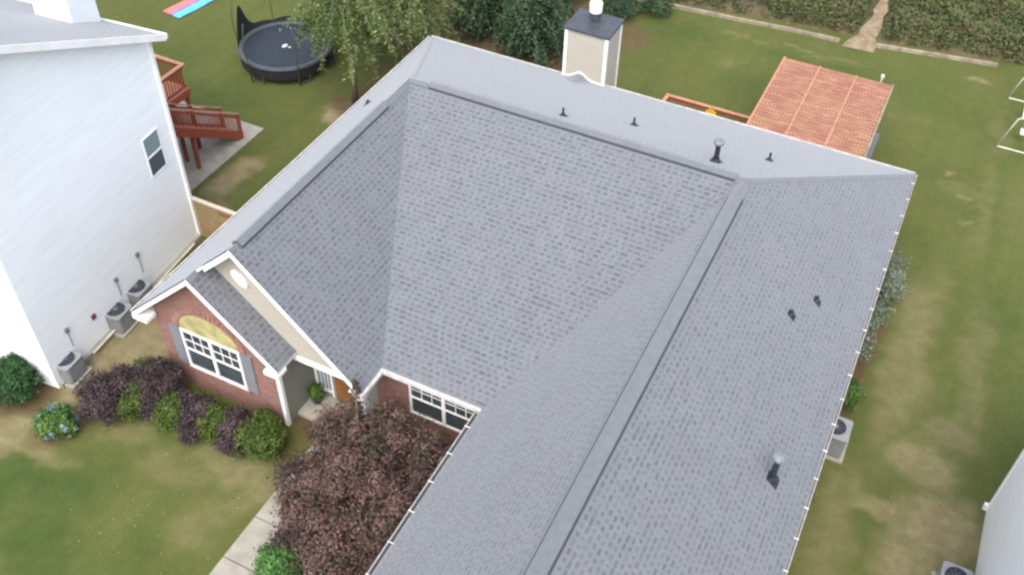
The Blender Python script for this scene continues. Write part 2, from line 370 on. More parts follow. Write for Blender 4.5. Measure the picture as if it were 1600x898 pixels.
def ground():
    xs = np.concatenate([[-300, -120, -60, -30], np.arange(-20, 32.01, .2), [45, 80, 160, 300]])
    ys = np.concatenate([[-300, -120, -60, -34], np.arange(-27, 28.01, .2), [40, 80, 160, 300]])
    X, Y = np.meshgrid(xs, ys); nx, ny = len(xs), len(ys)
    wx = np.zeros_like(X); wy = np.zeros_like(X); hz = np.zeros_like(X); g = np.zeros_like(X)
    for j in range(ny):
        for i in range(nx):
            p = Vector((X[j, i] * .55, Y[j, i] * .55, 0)); q = Vector((X[j, i] * 2.1, Y[j, i] * 2.1, 3))
            wx[j, i] = noise.noise(p) * .55 + noise.noise(q) * .28; wy[j, i] = noise.noise(p + Vector((9, 4, 2))) * .55 + noise.noise(q + Vector((5, 5, 5))) * .28
            hz[j, i] = noise.noise(p * .5) * .02; g[j, i] = noise.noise(q * 2)
    def field(lst, soft):
        F = np.zeros_like(X)
        for cx, cy, rx_, ry_, s_ in lst:
            d = np.sqrt(((X + wx - cx) / rx_) ** 2 + ((Y + wy - cy) / ry_) ** 2)
            F = np.maximum(F, s_ * np.clip((1.25 - d) / soft, 0, 1))
        return F
    V = np.stack([X, Y, hz - .02], -1).reshape(-1, 3)
    idx = np.arange(nx * ny).reshape(ny, nx)
    Fc = np.stack([idx[:-1, :-1], idx[:-1, 1:], idx[1:, 1:], idx[1:, :-1]], -1).reshape(-1, 4)
    me = bpy.data.meshes.new('ground'); n = len(Fc)
    me.vertices.add(len(V)); me.loops.add(4 * n); me.polygons.add(n)
    me.vertices.foreach_set('co', V.ravel()); me.loops.foreach_set('vertex_index', Fc.ravel().astype(np.int32))
    me.polygons.foreach_set('loop_start', np.arange(0, 4 * n, 4, dtype=np.int32)); me.update(calc_edges=True)
    for nm, lst, soft in (('dirt', DIRT, .7), ('mulch', MULCH, .35), ('lush', LUSH, .9)):
        a = me.attributes.new(nm, 'FLOAT', 'POINT'); a.data.foreach_set('value', field(lst, soft).ravel().astype(np.float32))
    me.polygons.foreach_set('use_smooth', [True] * n)
    k = NT('lawn_and_soil', .95, .15); o = k.obj()
    n1 = k.ramp(k.noise(o, .35, 4), .3, .7); n2 = k.ramp(k.noise(o, 2.2, 5), .3, .75); n3 = k.noise(o, 14, 4); n4 = k.noise(o, 70, 3)
    mp = k.n('ShaderNodeMapping'); k.put(mp.inputs[0], o); mp.inputs['Scale'].default_value = (1.6, .12, 1)
    mow = k.ramp(k.noise(mp.outputs[0], 1, 2), .4, .6)
    gr = k.mix(n1, (0.0641, 0.0800, 0.0198), (0.0844, 0.0980, 0.0267))
    gr = k.mix(k.math('MULTIPLY', n2, .4), gr, (0.1172, 0.1061, 0.0382))
    gr = k.mix(k.math('MULTIPLY', mow, .3), gr, (0.0586, 0.0833, 0.0191))
    gr = k.mix(k.attr('lush'), gr, k.mix(n2, (0.0329, 0.0588, 0.0127), (0.0485, 0.0776, 0.0178)))
    gr = k.mix(k.ramp(n3, .4, .72, 0, .45), gr, (0.0390, 0.0523, 0.0127))
    gr = k.mix(k.ramp(n4, .5, .75, 0, .45), gr, (0.1290, 0.1347, 0.0508))
    so_ = k.mix(n2, (0.1702, 0.1400, 0.0726), (0.2294, 0.2000, 0.1155)); so_ = k.mix(k.ramp(n3, .4, .7, 0, .5), so_, (0.1406, 0.1160, 0.0528))
    dm = k.math('MULTIPLY', k.attr('dirt'), k.ramp(k.math('ADD', n3, k.math('MULTIPLY', k.attr('dirt'), .45)), .42, .72))
    c = k.mix(dm, gr, so_)
    mu = k.mix(n2, (0.1036, 0.0640, 0.0343), (0.0592, 0.0416, 0.0238)); mu = k.mix(k.ramp(n4, .45, .7, 0, .5), mu, (0.1480, 0.1080, 0.0693))
    c = k.mix(k.attr('mulch'), c, mu)
    k.color(c); k.bump(k.math('ADD', n3, n4), .5, .03)
    me.materials.append(k.m)
    ob = bpy.data.objects.new('ground', me); C.objects.link(ob); return tag(ob, 'mown patchy green lawn with bare sandy soil spots', None, None, 'structure')
ground()

# ------------------------------------------------------------ the main house
H, HR, RX, RY, W, RR = 3.0, 6.65, 3.88, 7.85, 18.93, 4.33
LG, LF, RS, EX, FY, WX, YE = 16.78, 17.19, 2.52, 7.44, 15.74, 10.53, 27.0
HS = H + (HR - H) / RX * RS; YS = 16.3       # YS: plane of the upper gable's siding
house = thing('brick_house', 'single storey brick house with the large grey shingled hip and gable roof in the middle', 'house', (9.4, -10, 0))
def uvplane(pts, e, u):
    """uv in metres: e along the eave, u straight up the slope"""
    e = Vector(e).normalized(); u = Vector(u).normalized(); return [(Vector(p).dot(e), Vector(p).dot(u)) for p in pts]
def slope(m, pts, e, u, th=.10):
    m.poly(pts, uvplane(pts, e, u), 0)
    low = [(p[0], p[1], p[2] - th) for p in pts]
    m.poly(low[::-1], None, 1)
    for i in range(len(pts)):
        j = (i + 1) % len(pts); m.poly([pts[i], low[i], low[j], pts[j]], None, 1)
A, B = (0, 0, H), (W, 0, H); D, E_ = (RX, -RY, HR), (W - RR, -RY, HR); F = (RX, -LG, HR)
G, Hc, I = (EX, -LG, H), (EX, -FY, H), (WX, -FY, H); J, Mr, K = (WX, -YE, H), (W - RR, -YE, HR), (W, -YE, H)
S1, S1b = (RS, -LF, HS), (RS, -YS - .02, HS)
rf = MB()
sb = (HR - H)
slope(rf, [A, D, E_, B], (1, 0, 0), (0, -RY, sb))
slope(rf, [A, (0, -LF, H), S1, (RS, -LG, HS), F, D], (0, 1, 0), (RX, 0, sb))
slope(rf, [D, F, G, Hc], (0, 1, 0), (-(EX - RX), 0, sb))
slope(rf, [D, Hc, I, E_], (1, 0, 0), (0, FY - RY, sb))
slope(rf, [E_, I, J, Mr], (0, 1, 0), (W - RR - WX, 0, sb))
slope(rf, [E_, Mr, K, B], (0, 1, 0), (-RR, 0, sb))
slope(rf, [S1, (2 * RS, -LF, H), (2 * RS, -YS, H), (RS, -YS, HS)], (0, 1, 0), (-RS, 0, HS - H))
roof = rf.build('roof', [M['shingle'], M['soffit']], house)
# ridge vents and hip / ridge caps
def strip(a, b, w_, h_, name, mat, s1, s2, parent=roof, shade_edge=True, fl=1.0, bf=-.006, joint=0):
    """inverted-V cap following ridge a-b; s1, s2 = slope drop per metre on either side along horizontal normals"""
    a, b = Vector(a), Vector(b); t = (b - a); t.z = 0; t.normalize(); n = Vector((-t.y, t.x, 0))
    m = MB()
    P = lambda p, d, s_, z: p + n * d + Vector((0, 0, -s_ * abs(d) * (fl if z > .005 else 1) + z))
    for sgn, s_ in ((1, s1), (-1, s2)):
        m.prism([P(a, 0, 0, h_), P(a, sgn * w_, s_, h_), P(a, sgn * w_, s_, h_ * .6), P(a, 0, 0, h_ * .6)], b - a, mi=0)
        if shade_edge: m.prism([P(a, 0, 0, h_ * .59), P(a, sgn * (w_ + bf), s_, h_ * .59 if bf < 0 else .022), P(a, sgn * (w_ + bf), s_, .004), P(a, 0, 0, .004)], b - a, mi=1)  # dark slot under the cap; where it sticks out, a painted shadow line
    if joint:
        q = .5
        while q < (b - a).length - .2:
            c = a + (b - a).normalized() * q
            for sgn, s_ in ((1, s1), (-1, s2)): m.prism([P(c, 0, 0, h_ + .008), P(c, sgn * (w_ + .004), s_, h_ + .008), P(c, sgn * (w_ + .004), s_, h_ * .6), P(c, 0, 0, h_ * .6)], (b - a).normalized() * .05, mi=0)
            q += joint
    return m.build(name, [mat, M['dark_edge_shade']], parent)
sx, sw, sm = (HR - H) / RX, (HR - H) / (EX - RX), (HR - H) / RY
sr, sq = (HR - H) / RR, (HR - H) / (W - RR - WX)
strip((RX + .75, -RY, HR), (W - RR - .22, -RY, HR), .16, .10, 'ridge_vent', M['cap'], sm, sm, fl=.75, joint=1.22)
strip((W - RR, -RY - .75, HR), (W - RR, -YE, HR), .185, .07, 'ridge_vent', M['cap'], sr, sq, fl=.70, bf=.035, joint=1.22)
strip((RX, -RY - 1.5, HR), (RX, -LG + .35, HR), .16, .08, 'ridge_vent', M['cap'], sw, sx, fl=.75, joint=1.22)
strip((RX, -RY, HR + .01), (RX + .75, -RY, HR + .01), .15, .02, 'ridge_cap', M['cap'], sm, sm, shade_edge=False)
strip((W - RR - .25, -RY, HR + .01), (W - RR + .05, -RY, HR + .01), .19, .03, 'ridge_cap', M['cap'], sm, sm, shade_edge=False)
strip((W - RR, -RY - .02, HR + .01), (W - RR, -RY - .78, HR + .01), .2, .03, 'ridge_cap', M['cap'], sr, sq, shade_edge=False)
strip((RX, -RY, HR + .01), (RX, -RY - 1.5, HR + .01), .15, .02, 'ridge_cap', M['cap'], sw, sx, shade_edge=False)
def hipcap(a, b, n1, n2, name='hip_cap', w_=.12, up=.014):
    a, b = Vector(a), Vector(b); m = MB(); t = (b - a).normalized()
    for n in (Vector(n1).normalized(), Vector(n2).normalized()):
        d = n.cross(t).normalized()
        if d.z > 0: d = -d
        m.prism([a + n * up, a + d * w_ + n * up, a + d * w_ + n * .004, a + n * .004], b - a)
    return m.build(name, M['cap'], roof)
nb, nl, nr_ = (0, sb, RY), (-sb, 0, RX), (sb, 0, RR)
hipcap(A, D, nb, nl); hipcap(B, E_, nb, nr_)
strip((RS, -LF, HS + .01), (RS, -LG, HS + .01), .13, .02, 'ridge_cap', M['cap'], sx, sx, shade_edge=False)
# fascias, rakes, gutters
def rake(a, b, depth=.20, th=.035, off=0, name='rake_board', mat=None):
    m = MB(); a, b = Vector(a), Vector(b)
    m.prism([a + Vector((0, -off, .012)), b + Vector((0, -off, .012)), b + Vector((0, -off, -depth)), a + Vector((0, -off, -depth))], (0, -th, 0))
    return m.build(name, mat or M['white'], roof)
rake((0, -LF, H), S1, .17, off=.004); rake(S1, (2 * RS, -LF, H), .15, off=.004)
x_ = RS + .35
rake((x_, -LG, H + sx * x_), F, .2, off=.004); rake(F, G, .13, off=.004)
g = MB()   # dark drip edge over the left rakes
for a, b in (((0, -LF, H), S1), ((x_, -LG, H + sx * x_), F)):
    a, b = Vector(a), Vector(b); g.prism([a + Vector((0, .05, .006)), b + Vector((0, .05, .006)), b + Vector((0, .05, .03)), a + Vector((0, .05, .03))], (0, -.10, 0))
g.build('drip_edge', M['dark_edge_shade'], roof)
m = MB()   # short return box at the foot of the upper gable rake and at the corners of the lower gable
m.box(EX - .22, EX + .03, -LG - .05, -LG + .3, H - .26, H - .03); m.build('rake_return', M['white'], roof)
m = MB(); m.box(-.02, .5, -LF - .05, -LF + .35, H - .24, H - .105); m.build('rake_return', M['white'], roof)
m = MB(); m.box(2 * RS - .46, 2 * RS + .02, -LF - .05, -LF + .35, H - .24, H - .105); m.build('rake_return', M['white'], roof)
def gutter(a, b, out, strap=None, w_=.11, name='gutter', mat='offwhite'):
    """open trough along the eave a-b with cross straps"""
    a, b, out = Vector(a), Vector(b), Vector(out); m = MB(); z = Vector((0, 0, 1)); d = b - a
    def bar(p0, p1, q0, q1, mi): m.prism([a + out * p0 + z * p1, a + out * q0 + z * p1, a + out * q0 + z * q1, a + out * p0 + z * q1], d, mi=mi)
    bar(.004, -.13, .02, -.01, 0); bar(.02, -.13, w_, -.115, 1); bar(w_, -.13, w_ + .015, -.005, 0); bar(w_ - .012, -.004, w_ + .022, .01, 0)
    if strap:
        L_ = d.length; t = d.normalized(); s_ = strap * .6
        while s_ < L_ - .1:
            c = a + t * s_
            m.prism([c - out * .03 + z * .002, c + out * (w_ + .03) + z * .002, c + out * (w_ + .03) + z * .03, c - out * .03 + z * .03], t * .022, mi=2); s_ += strap
    return m.build(name, [M[mat], M['dark_edge_shade'], M['offwhite']], roof)
gutter((WX, -FY - .12, H), (WX, -YE, H), (-1, 0, 0), .95, mat='gutter')
gutter((W, 0, H), (W, -YE, H), (1, 0, 0), .95, .06, mat='gutter')
gutter((0, 0, H), (W, 0, H), (0, 1, 0), None, .07)
gutter((0, -LF, H), (0, 0, H), (-1, 0, 0), None, .07)
gutter((EX, -FY, H), (WX, -FY, H), (0, -1, 0), None, .07)
gutter((EX, -LG + .02, H), (EX, -FY - .09, H), (1, 0, 0), None, .07)
m = MB(); m.box(EX + .05, WX - .01, -FY - .0, -FY + .03, H - .26, H - .108); m.build('fascia', M['white'], roof)
# soffits
m = MB()
for b in ((0, .42, -LF, 0), (.42, W - .42, -.42, 0), (W - .42, W, -YE, 0), (WX, WX + .42, -YE, -FY + .4), (EX, WX + .42, -FY, -FY + .42), (EX - .42, EX, -FY, -LG)):
    m.box(b[0] + .004, b[1] - .004, b[2] + .004, b[3] - .004, H - .128, H - .108)
m.build('soffit', M['soffit'], house)
# walls
WZ = H - .13
def wbox(x0, x1, y0, y1, mat, z0=-.1, z1=WZ, name='wall'): return MB().box(x0, x1, y0, y1, z0, z1).build(name, mat, house)
def rz_(x, pk, h0=H): return h0 + sx * min(x, 2 * pk - x)
o_ = .4; YF = LF - o_            # lower gable front wall plane y = -YF
fw = MB(); pts = [(o_, -YF, -.1), (2 * RS - o_, -YF, -.1), (2 * RS - o_, -YF, rz_(o_, RS) - .13), (RS, -YF, HS - .13), (o_, -YF, rz_(o_, RS) - .13)]
fw.prism(pts, (0, .15, 0)); fw.build('wall', M['brick'], house)
wbox(2 * RS - o_ - .15, 2 * RS - o_, -YF + .152, -FY + .4, M['siding_beige_shade'])
wbox(2 * RS - o_, 6.9, -FY + .4, -FY + .55, M['siding_beige_shade'])
wbox(6.9, WX + o_, -FY + .4, -FY + .55, M['brick'])
wbox(WX + o_, WX + o_ + .15, -YE + .4, -FY + .55, M['brick'])
wbox(W - o_ - .15, W - o_, -YE + .4, -.55, M['siding_beige'])
wbox(o_, W - o_, -.55, -.4, M['siding_beige'])
wbox(o_, o_ + .15, -YF + .152, -.552, M['siding_beige'])
fg = MB(); pk = W - RR
pts = [(WX + o_, -YE + .4, -.1), (W - o_, -YE + .4, -.1), (W - o_, -YE + .4, H + sr * o_ - .13), (pk, -YE + .4, HR - .13), (WX + o_, -YE + .4, H + sq * o_ - .13)]
fg.prism(pts, (0, -.15, 0)); fg.build('wall', M['brick'], house)
# upper gable siding above the porch beam
ug = MB(); zb = 2.80
x0g = RS - .1
xr = EX - .1
pts = [(x0g, -YS, H + sx * x0g - .5), (2 * RS - .35, -YS, zb + .02), (xr, -YS, zb + .02), (xr, -YS, H + sw * .1 - .12), (RX, -YS, HR - .12), (x0g, -YS, H + sx * x0g - .12)]
ug.prism(pts, (0, .12, 0)); ug.build('gable_siding', M['siding_beige'], house)
m = MB(); m.box(2 * RS - o_ + .004, xr, -YS - .03, -YS + .16, zb - .18, zb + .018); m.build('porch_beam', M['white'], house)
m = MB(); m.box(7.02, 7.18, -YS - .01, -YS + .15, 0, zb - .18); m.build('porch_post', M['white'], house, bevel=.01)
m = MB(); m.box(2 * RS - o_ + .004, 7.6, -YS - .05, -FY + .398, -.1, .14); m.build('porch_slab', M['concrete'], house, bevel=.02)
# oval gable vent
m = MB(); cxv, czv = 3.56, 5.14
ring = [(cxv + .20 * math.cos(t) - .14 * math.sin(t), -YS - .004, czv + .26 * math.sin(t)) for t in [2 * math.pi * i / 28 for i in range(28)]]
m.prism(ring, (0, -.05, 0)); m.build('gable_vent', M['white'], house)
# corner boards and base trims
m = MB(); cx_ = 2 * RS - o_
m.box(cx_ - .10, cx_ + .025, -YF - .025, -YF - .002, -.05, WZ); m.box(cx_ + .002, cx_ + .025, -YF - .002, -YF + .10, -.05, WZ); m.build('corner_board', M['white'], house)
m = MB(); m.box(W - .4, W - .375, -.5, -.376, -.05, WZ); m.build('corner_board', M['white'], house)

def window(x0, x1, z0, z1, y, parent=house, cols=3, rows=2, gl='glass'):
    """double-hung pair facing -y: frame part with pane and grille sub-parts"""
    fr = MB(); xm = (x0 + x1) / 2; d = .05
    for a, b, c, e in ((x0 - .07, x0, z0 - .07, z1 + .07), (x1, x1 + .07, z0 - .07, z1 + .07), (x0, x1, z0 - .07, z0), (x0, x1, z1, z1 + .07), (xm - .05, xm + .05, z0, z1)):
        fr.box(a, b, y - d, y - .003, c, e)
    f = fr.build('window', M['white'], parent)
    zm = (z0 + z1) / 2
    for a, b in ((x0, xm - .05), (xm + .05, x1)):
        p = MB(); p.box(a, b, y - .012, y - .004, z0, z1); p.build('pane', M[gl], f)
        g_ = MB(); g_.box(a, b, y - .04, y - .014, zm - .025, zm + .025)
        for i in range(1, cols): xx = a + (b - a) * i / cols; g_.box(xx - .012, xx + .012, y - .026, y - .013, zm + .025, z1)
        for i in range(1, rows): zz = zm + (z1 - zm) * i / rows; g_.box(a, b, y - .0275, y - .0135, zz - .012, zz + .012)
        g_.build('grille', M['white'], f)
    return f
window(1.34, 3.30, 1.02, 2.52, -YF)
# elliptical tan panel over the window, brick arch round it, shutters, sill
m = MB(); cx_a, z_a, ra, rb = 2.32, 2.62, 1.06, .82
arc = [(cx_a + ra * math.cos(t), -YF - .03, z_a + rb * math.sin(t)) for t in [math.pi * i / 20 for i in range(21)]]
m.prism(arc, (0, .026, 0)); m.build('arch_panel', M['tan'], house)
m = MB()
for i in range(26):
    t0, t1 = math.pi * i / 26 + .012, math.pi * (i + 1) / 26 - .012
    q = lambda t, e: (cx_a + (ra + e) * math.cos(t), -YF - .035, z_a + (rb + e) * math.sin(t))
    m.prism([q(t0, .03), q(t0, .24), q(t1, .24), q(t1, .03)], (0, .033, 0))
m.build('brick_arch', M['brick_arch'], house)
for a, b in ((.86, 1.22), (3.42, 3.78)):
    m = MB(); m.box(a, b, -YF - .04, -YF - .003, .95, 2.6)
    for i in range(22): m.box(a + .04, b - .04, -YF - .052, -YF - .041, 1.0 + i * .071, 1.03 + i * .071)
    m.build('shutter', M['shutter'], house)
m = MB(); m.box(1.2, 3.44, -YF - .07, -YF - .003, .86, .945); m.build('window_sill', M['brick_arch'], house)
window(8.1, 10.16, 1.08, 2.42, -FY + .4)
# sidelight and door in the porch
f = MB(); y = -FY + .4
for a, b, c, e in ((4.72, 4.79, .3, 2.3), (5.27, 5.34, .16, 2.3), (4.79, 5.27, .3, .38), (4.79, 5.27, 2.2, 2.3)): f.box(a, b, y - .05, y - .003, c, e)
f = f.build('sidelight', M['white'], house)
p = MB(); p.box(4.79, 5.27, y - .012, y - .004, .38, 2.2); p.build('pane', M['glass_l'], f)
p = MB()
for i in range(1, 4): p.box(4.79 + i * .12 - .01, 4.79 + i * .12 + .01, y - .03, y - .014, .38, 2.2)
p.box(4.79, 5.27, y - .0315, y - .0145, 1.26, 1.3); p.build('grille', M['white'], f)
d = MB(); d.box(5.42, 6.34, y - .045, y - .003, .145, 2.2)
for zz in ((.35, .95), (1.05, 1.95)):
    for xx in ((5.52, 5.84), (5.92, 6.24)): d.box(xx[0], xx[1], y - .06, y - .046, *zz)
d = d.build('front_door', M['door_wood'], house, bevel=.004)
MB().tube([(6.28, y - .05, 1.1), (6.28, y - .11, 1.1)], .03, 10).build('handle', M['dark_metal'], d)
# chimney
ch = MB(); X0, X1, Y0, Y1, ZT = 5.84, 7.50, -.18, 1.22, 5.05
ch.box(X0, X1, Y0, Y1, -.1, ZT); ch = ch.build('chimney', M['siding_beige'], house)
m = MB()
for a, b in ((X0, Y0), (X1, Y0), (X0, Y1), (X1, Y1)):
    sx_ = -1 if a == X0 else 1; sy_ = -1 if b == Y0 else 1
    m.box(min(a, a - sx_ * .09) + (-.02 if sx_ < 0 else 0), max(a, a - sx_ * .09) + (.02 if sx_ > 0 else 0), min(b, b + sy_ * .022), max(b, b + sy_ * .022), 0, ZT - .002)
    m.box(min(a, a + sx_ * .021), max(a, a + sx_ * .021), min(b, b - sy_ * .09), max(b, b - sy_ * .09), 0, ZT - .003)
m.build('corner_trim', M['white'], ch)
m = MB(); m.box(X0 - .07, X1 + .07, Y0 - .07, Y1 + .07, ZT + .002, ZT + .1); m.build('chimney_cap', M['dark_metal'], ch, bevel=.012)
cc = ((X0 + X1) / 2 + .02, (Y0 + Y1) / 2 - .02, ZT + .1)
m = MB(); m.lathe(cc, [(.0, .001), (.23, .001), (.22, .05), (.17, .07), (.17, .22), (.21, .24), (.21, .42), (.15, .43)], 24); m.build('flue_collar', M['dark_metal'], ch, smooth=False)
m = MB(); m.lathe(cc, [(.12, .43), (.14, .46), (.235, .48), (.24, .80), (.20, .86), (.0, .90)], 24); m.build('flue_cap', M['white'], ch)
zr = lambda yy: H - sm * yy
m = MB(); tip = (6.62, -1.15, zr(-1.15) + .01); top = (6.62, Y0 - .002, zr(Y0) + .30)
la, lb = (X0 - .05, Y0 - .002, zr(Y0) + .01), (X1 + .05, Y0 - .002, zr(Y0) + .01)
n_ = 10
crv = [(X0 - .05 + (X1 - X0 + .1) * i / n_, Y0 - .003, zr(Y0) + .012 + .27 * math.exp(-((i / n_ - .42) / .17) ** 2)) for i in range(n_ + 1)]
for i in range(n_): m.poly([crv[i], crv[i + 1], tip], [(crv[i][0], 0), (crv[i + 1][0], 0), (tip[0], 1)])
m.build('cricket', M['shingle'], ch, smooth=True)
m = MB()
for i in range(n_):
    a, b = Vector(crv[i]), Vector(crv[i + 1]); m.prism([a, b, b + Vector((0, 0, .06)), a + Vector((0, 0, .06))], (0, -.02, 0))
m.build('step_flashing', M['white'], ch)
# plumbing vents and flues, each standing on the roof plane
def roofz(x, y):
    c = [HR if 0 else 99]
    z = [H - sm * y if y > -RY else 99]
    if x < RX: z.append(H + sx * x)
    if x > W - RR: z.append(H + sr * (W - x))
    return min(z)
def pipe(x, y, h, nrm, big=False):
    z = roofz(x, y) if not (RX < x < W - RR) else H - sm * y
    n = Vector(nrm).normalized(); b = Vector((x, y, z))
    e = Vector((1, 0, 0)) if abs(n.x) < .01 else Vector((0, 1, 0)); u = n.cross(e).normalized()
    if u.z < 0: u = -u
    s_ = .17 if big else .12
    m = MB(); r = .075 if big else .036
    q = [b - e * s_ - u * s_ * 1.3, b + e * s_ - u * s_ * 1.3, b + e * s_ * .8 + u * s_, b - e * s_ * .8 + u * s_]
    m.prism([p_ + n * .006 for p_ in q], n * .014)
    m.tube([b + n * .01, b + n * (.11 if big else .06) + Vector((0, 0, .03))], [s_ * .8, r * 1.3], 12)
    o = m.build('vent_pipe', M['black'], roof)
    MB()
    m = MB(); m.tube([b + Vector((0, 0, -.02)), b + Vector((0, 0, h))], r, 12)
    if big: m.lathe(tuple(b + Vector((0, 0, h))), [(r, 0), (.15, .02), (.16, .09), (.13, .13), (0, .16)], 16, mi=1)
    m.build('vent_stack', [M['black'], M['cap_grey']], roof)
    return o
for a in ((8.62, -6.75, .28), (10.42, -5.2, .28), (14.68, -4.55, .28)): pipe(*a, nb)
pipe(13.5, -6.8, .62, nb, True)
for a in ((17.0, -10.26, .18), (17.47, -8.98, .18)): pipe(*a, nr_)
pipe(17.98, -15.0, .78, nr_, True)
pipe(1.7, -7.11, .14, nl)

# ------------------------------------------------------------ neighbours' houses
def P2(x, y, c, a):  # local to world for a rotated house
    return (c[0] + x * math.cos(a) - y * math.sin(a), c[1] + x * math.sin(a) + y * math.cos(a))
NC, NA = (-3.10, -11.3), math.radians(5.5)
nh = thing('neighbour_house', 'tall white sided two storey house with grey roof left of the brick house', 'house', (NC[0], NC[1], 0), NA)
def nb_(f): # build in local coordinates of nh
    class LMB(MB):
        def build(s, name, mat, parent=None, **kw):
            mw = nh.matrix_world; s.v = [tuple(mw @ Vector(v)) for v in s.v]; return MB.build(s, name, mat, parent, **kw)
    return LMB()
NZ, NS, ND, NW = 7.95, .478, 7.55, 12.0   # eave height, roof slope, depth (along -y), width (along -x)
wl = nb_(0); rid = 5.7; NZF = NZ + NS * rid - NS * (ND - rid)
wl.prism([(0, 0, -.1), (0, -ND, -.1), (0, -ND, NZF), (0, -rid, NZ + NS * rid), (0, 0, NZ)], (-.2, 0, 0)); wl.build('wall', M['siding_white'], nh)
wl = nb_(0); wl.box(-NW, -.202, -.2, 0, -.1, NZ - .02); wl.build('wall', M['siding_white'], nh)
wl = nb_(0); wl.box(-NW, -.202, -ND, -ND + .2, -.1, NZF - .02); wl.build('wall', M['siding_white'], nh)
ov = .38
rr_ = nb_(0)
for sg in (0, 1):
    e = ov if sg == 0 else -ND - ov; zE = (NZ if sg == 0 else NZF) - NS * ov + .1
    pts = [(.30, e, zE), (-NW, e, zE), (-NW, -rid, NZ + NS * rid + .1), (.30, -rid, NZ + NS * rid + .1)]
    rr_.poly(pts, uvplane(pts, (1, 0, 0), (0, -1 if sg == 0 else 1, NS)), 0)
    low = [(a, b, c - .14) for a, b, c in pts]; rr_.poly(low[::-1], None, 1)
    for i in range(4): rr_.poly([pts[i], low[i], low[(i + 1) % 4], pts[(i + 1) % 4]], None, 1)
nroof = rr_.build('roof', [M['shingle'], M['white']], nh)
fz = nb_(0)
for e, s_ in ((ov, 1), (-ND - ov, -1)):
    zE = (NZ if e > 0 else NZF) - NS * ov + .1
    fz.prism([(.305, e, zE + .02), (.305, -rid, NZ + NS * rid + .12), (.305, -rid, NZ + NS * rid - .10), (.305, e, zE - .20)], (.04, 0, 0))
fz.build('rake_board', M['white'], nroof)
fz = nb_(0); fz.box(-NW, .34, ov + .003, ov + .10, NZ - NS * ov - .06, NZ - NS * ov + .09); fz.build('gutter', M['white'], nroof)
fz = nb_(0); fz.box(-.02, .07, -.09, .02, 0, NZ - .02); fz.build('corner_board', M['white'], nh)
# rear dormer
dm = nb_(0); dm.prism([(-3.1, .12, NZ - .3), (-1.72, .12, NZ - .3), (-1.72, .12, 11.2), (-2.9, .12, 11.2)], (0, -1.1, 0)); dm.build('dormer', M['siding_white'], nh)
# window: two sashes on the gable wall
wf = nb_(0); a0, a1, z0, z1 = -1.40, -.68, 3.66, 5.05
for b in ((a0 - .04, a0, z0 - .04, z1 + .04), (a1, a1 + .04, z0 - .04, z1 + .04), (a0, a1, z0 - .04, z0), (a0, a1, z1, z1 + .04), (a0, a1, 4.32, 4.38)): wf.box(.003, .03, *b)
wf = wf.build('window', M['white'], nh)
p = nb_(0); p.box(.004, .012, a0, a1, z0, 4.32); p.build('pane', M['glass_d'], wf)
p = nb_(0); p.box(.004, .013, a0, a1, 4.38, z1); p.build('pane', M['glass_l'], wf)
ft = nb_(0); ft.box(.003, .12, -7.5, -.1, -.1, .16); ft.build('footing', M['concrete'], nh)
pp = nb_(0); pp.tube([(.2, -6.1, .18), (.2, -.6, .18)], .035, 8); pp.build('drain_pipe', M['pipe_cream'], nh)
# conduits with their boxes on the wall beside each condenser
for yy, zz in ((-6.55, 1.5), (-4.2, 1.5), (-3.05, 1.6)):
    c_ = nb_(0); c_.tube([(.05, yy, .9), (.05, yy, zz)], .016, 6); c_.box(.004, .08, yy - .06, yy + .06, zz, zz + .16); c_.build('conduit_box', M['cap_grey'], nh)
c_ = nb_(0); c_.lathe((0, 0, 0), [(0, 0)], 3) if 0 else None
c_.box(.004, .06, -5.55, -5.4, 1.05, 1.22); c_.build('meter_cover', M['red'], nh)

nr2 = thing('white_house', 'white walled neighbour house cut off at the lower right corner', 'house', (23.62, -10.3, 0))
MB().box(23.62, 32, -24, -10.3, -.1, 5.6).build('wall', M['siding_brightened'], nr2)
m = MB(); pts = [(23.2, -24.4, 5.62), (32.4, -24.4, 5.62), (32.4, -9.9, 5.62), (23.2, -9.9, 5.62)]; pk2 = [(27.8, -20, 7.6), (27.8, -14.3, 7.6)]
m.poly([pts[0], pts[1], pk2[0]]); m.poly([pts[1], pts[2], pk2[1], pk2[0]]); m.poly([pts[2], pts[3], pk2[1]]); m.poly([pts[3], pts[0], pk2[0], pk2[1]]); m.poly(pts[::-1])
m.build('roof', M['shingle'], nr2)
MB().box(23.50, 23.70, -10.36, -10.24, 0, .22).build('downspout_foot', M['white'], nr2)
MB().box(23.59, 23.70, -10.38, -10.28, .22, 5.6).build('corner_board', M['white'], nr2)

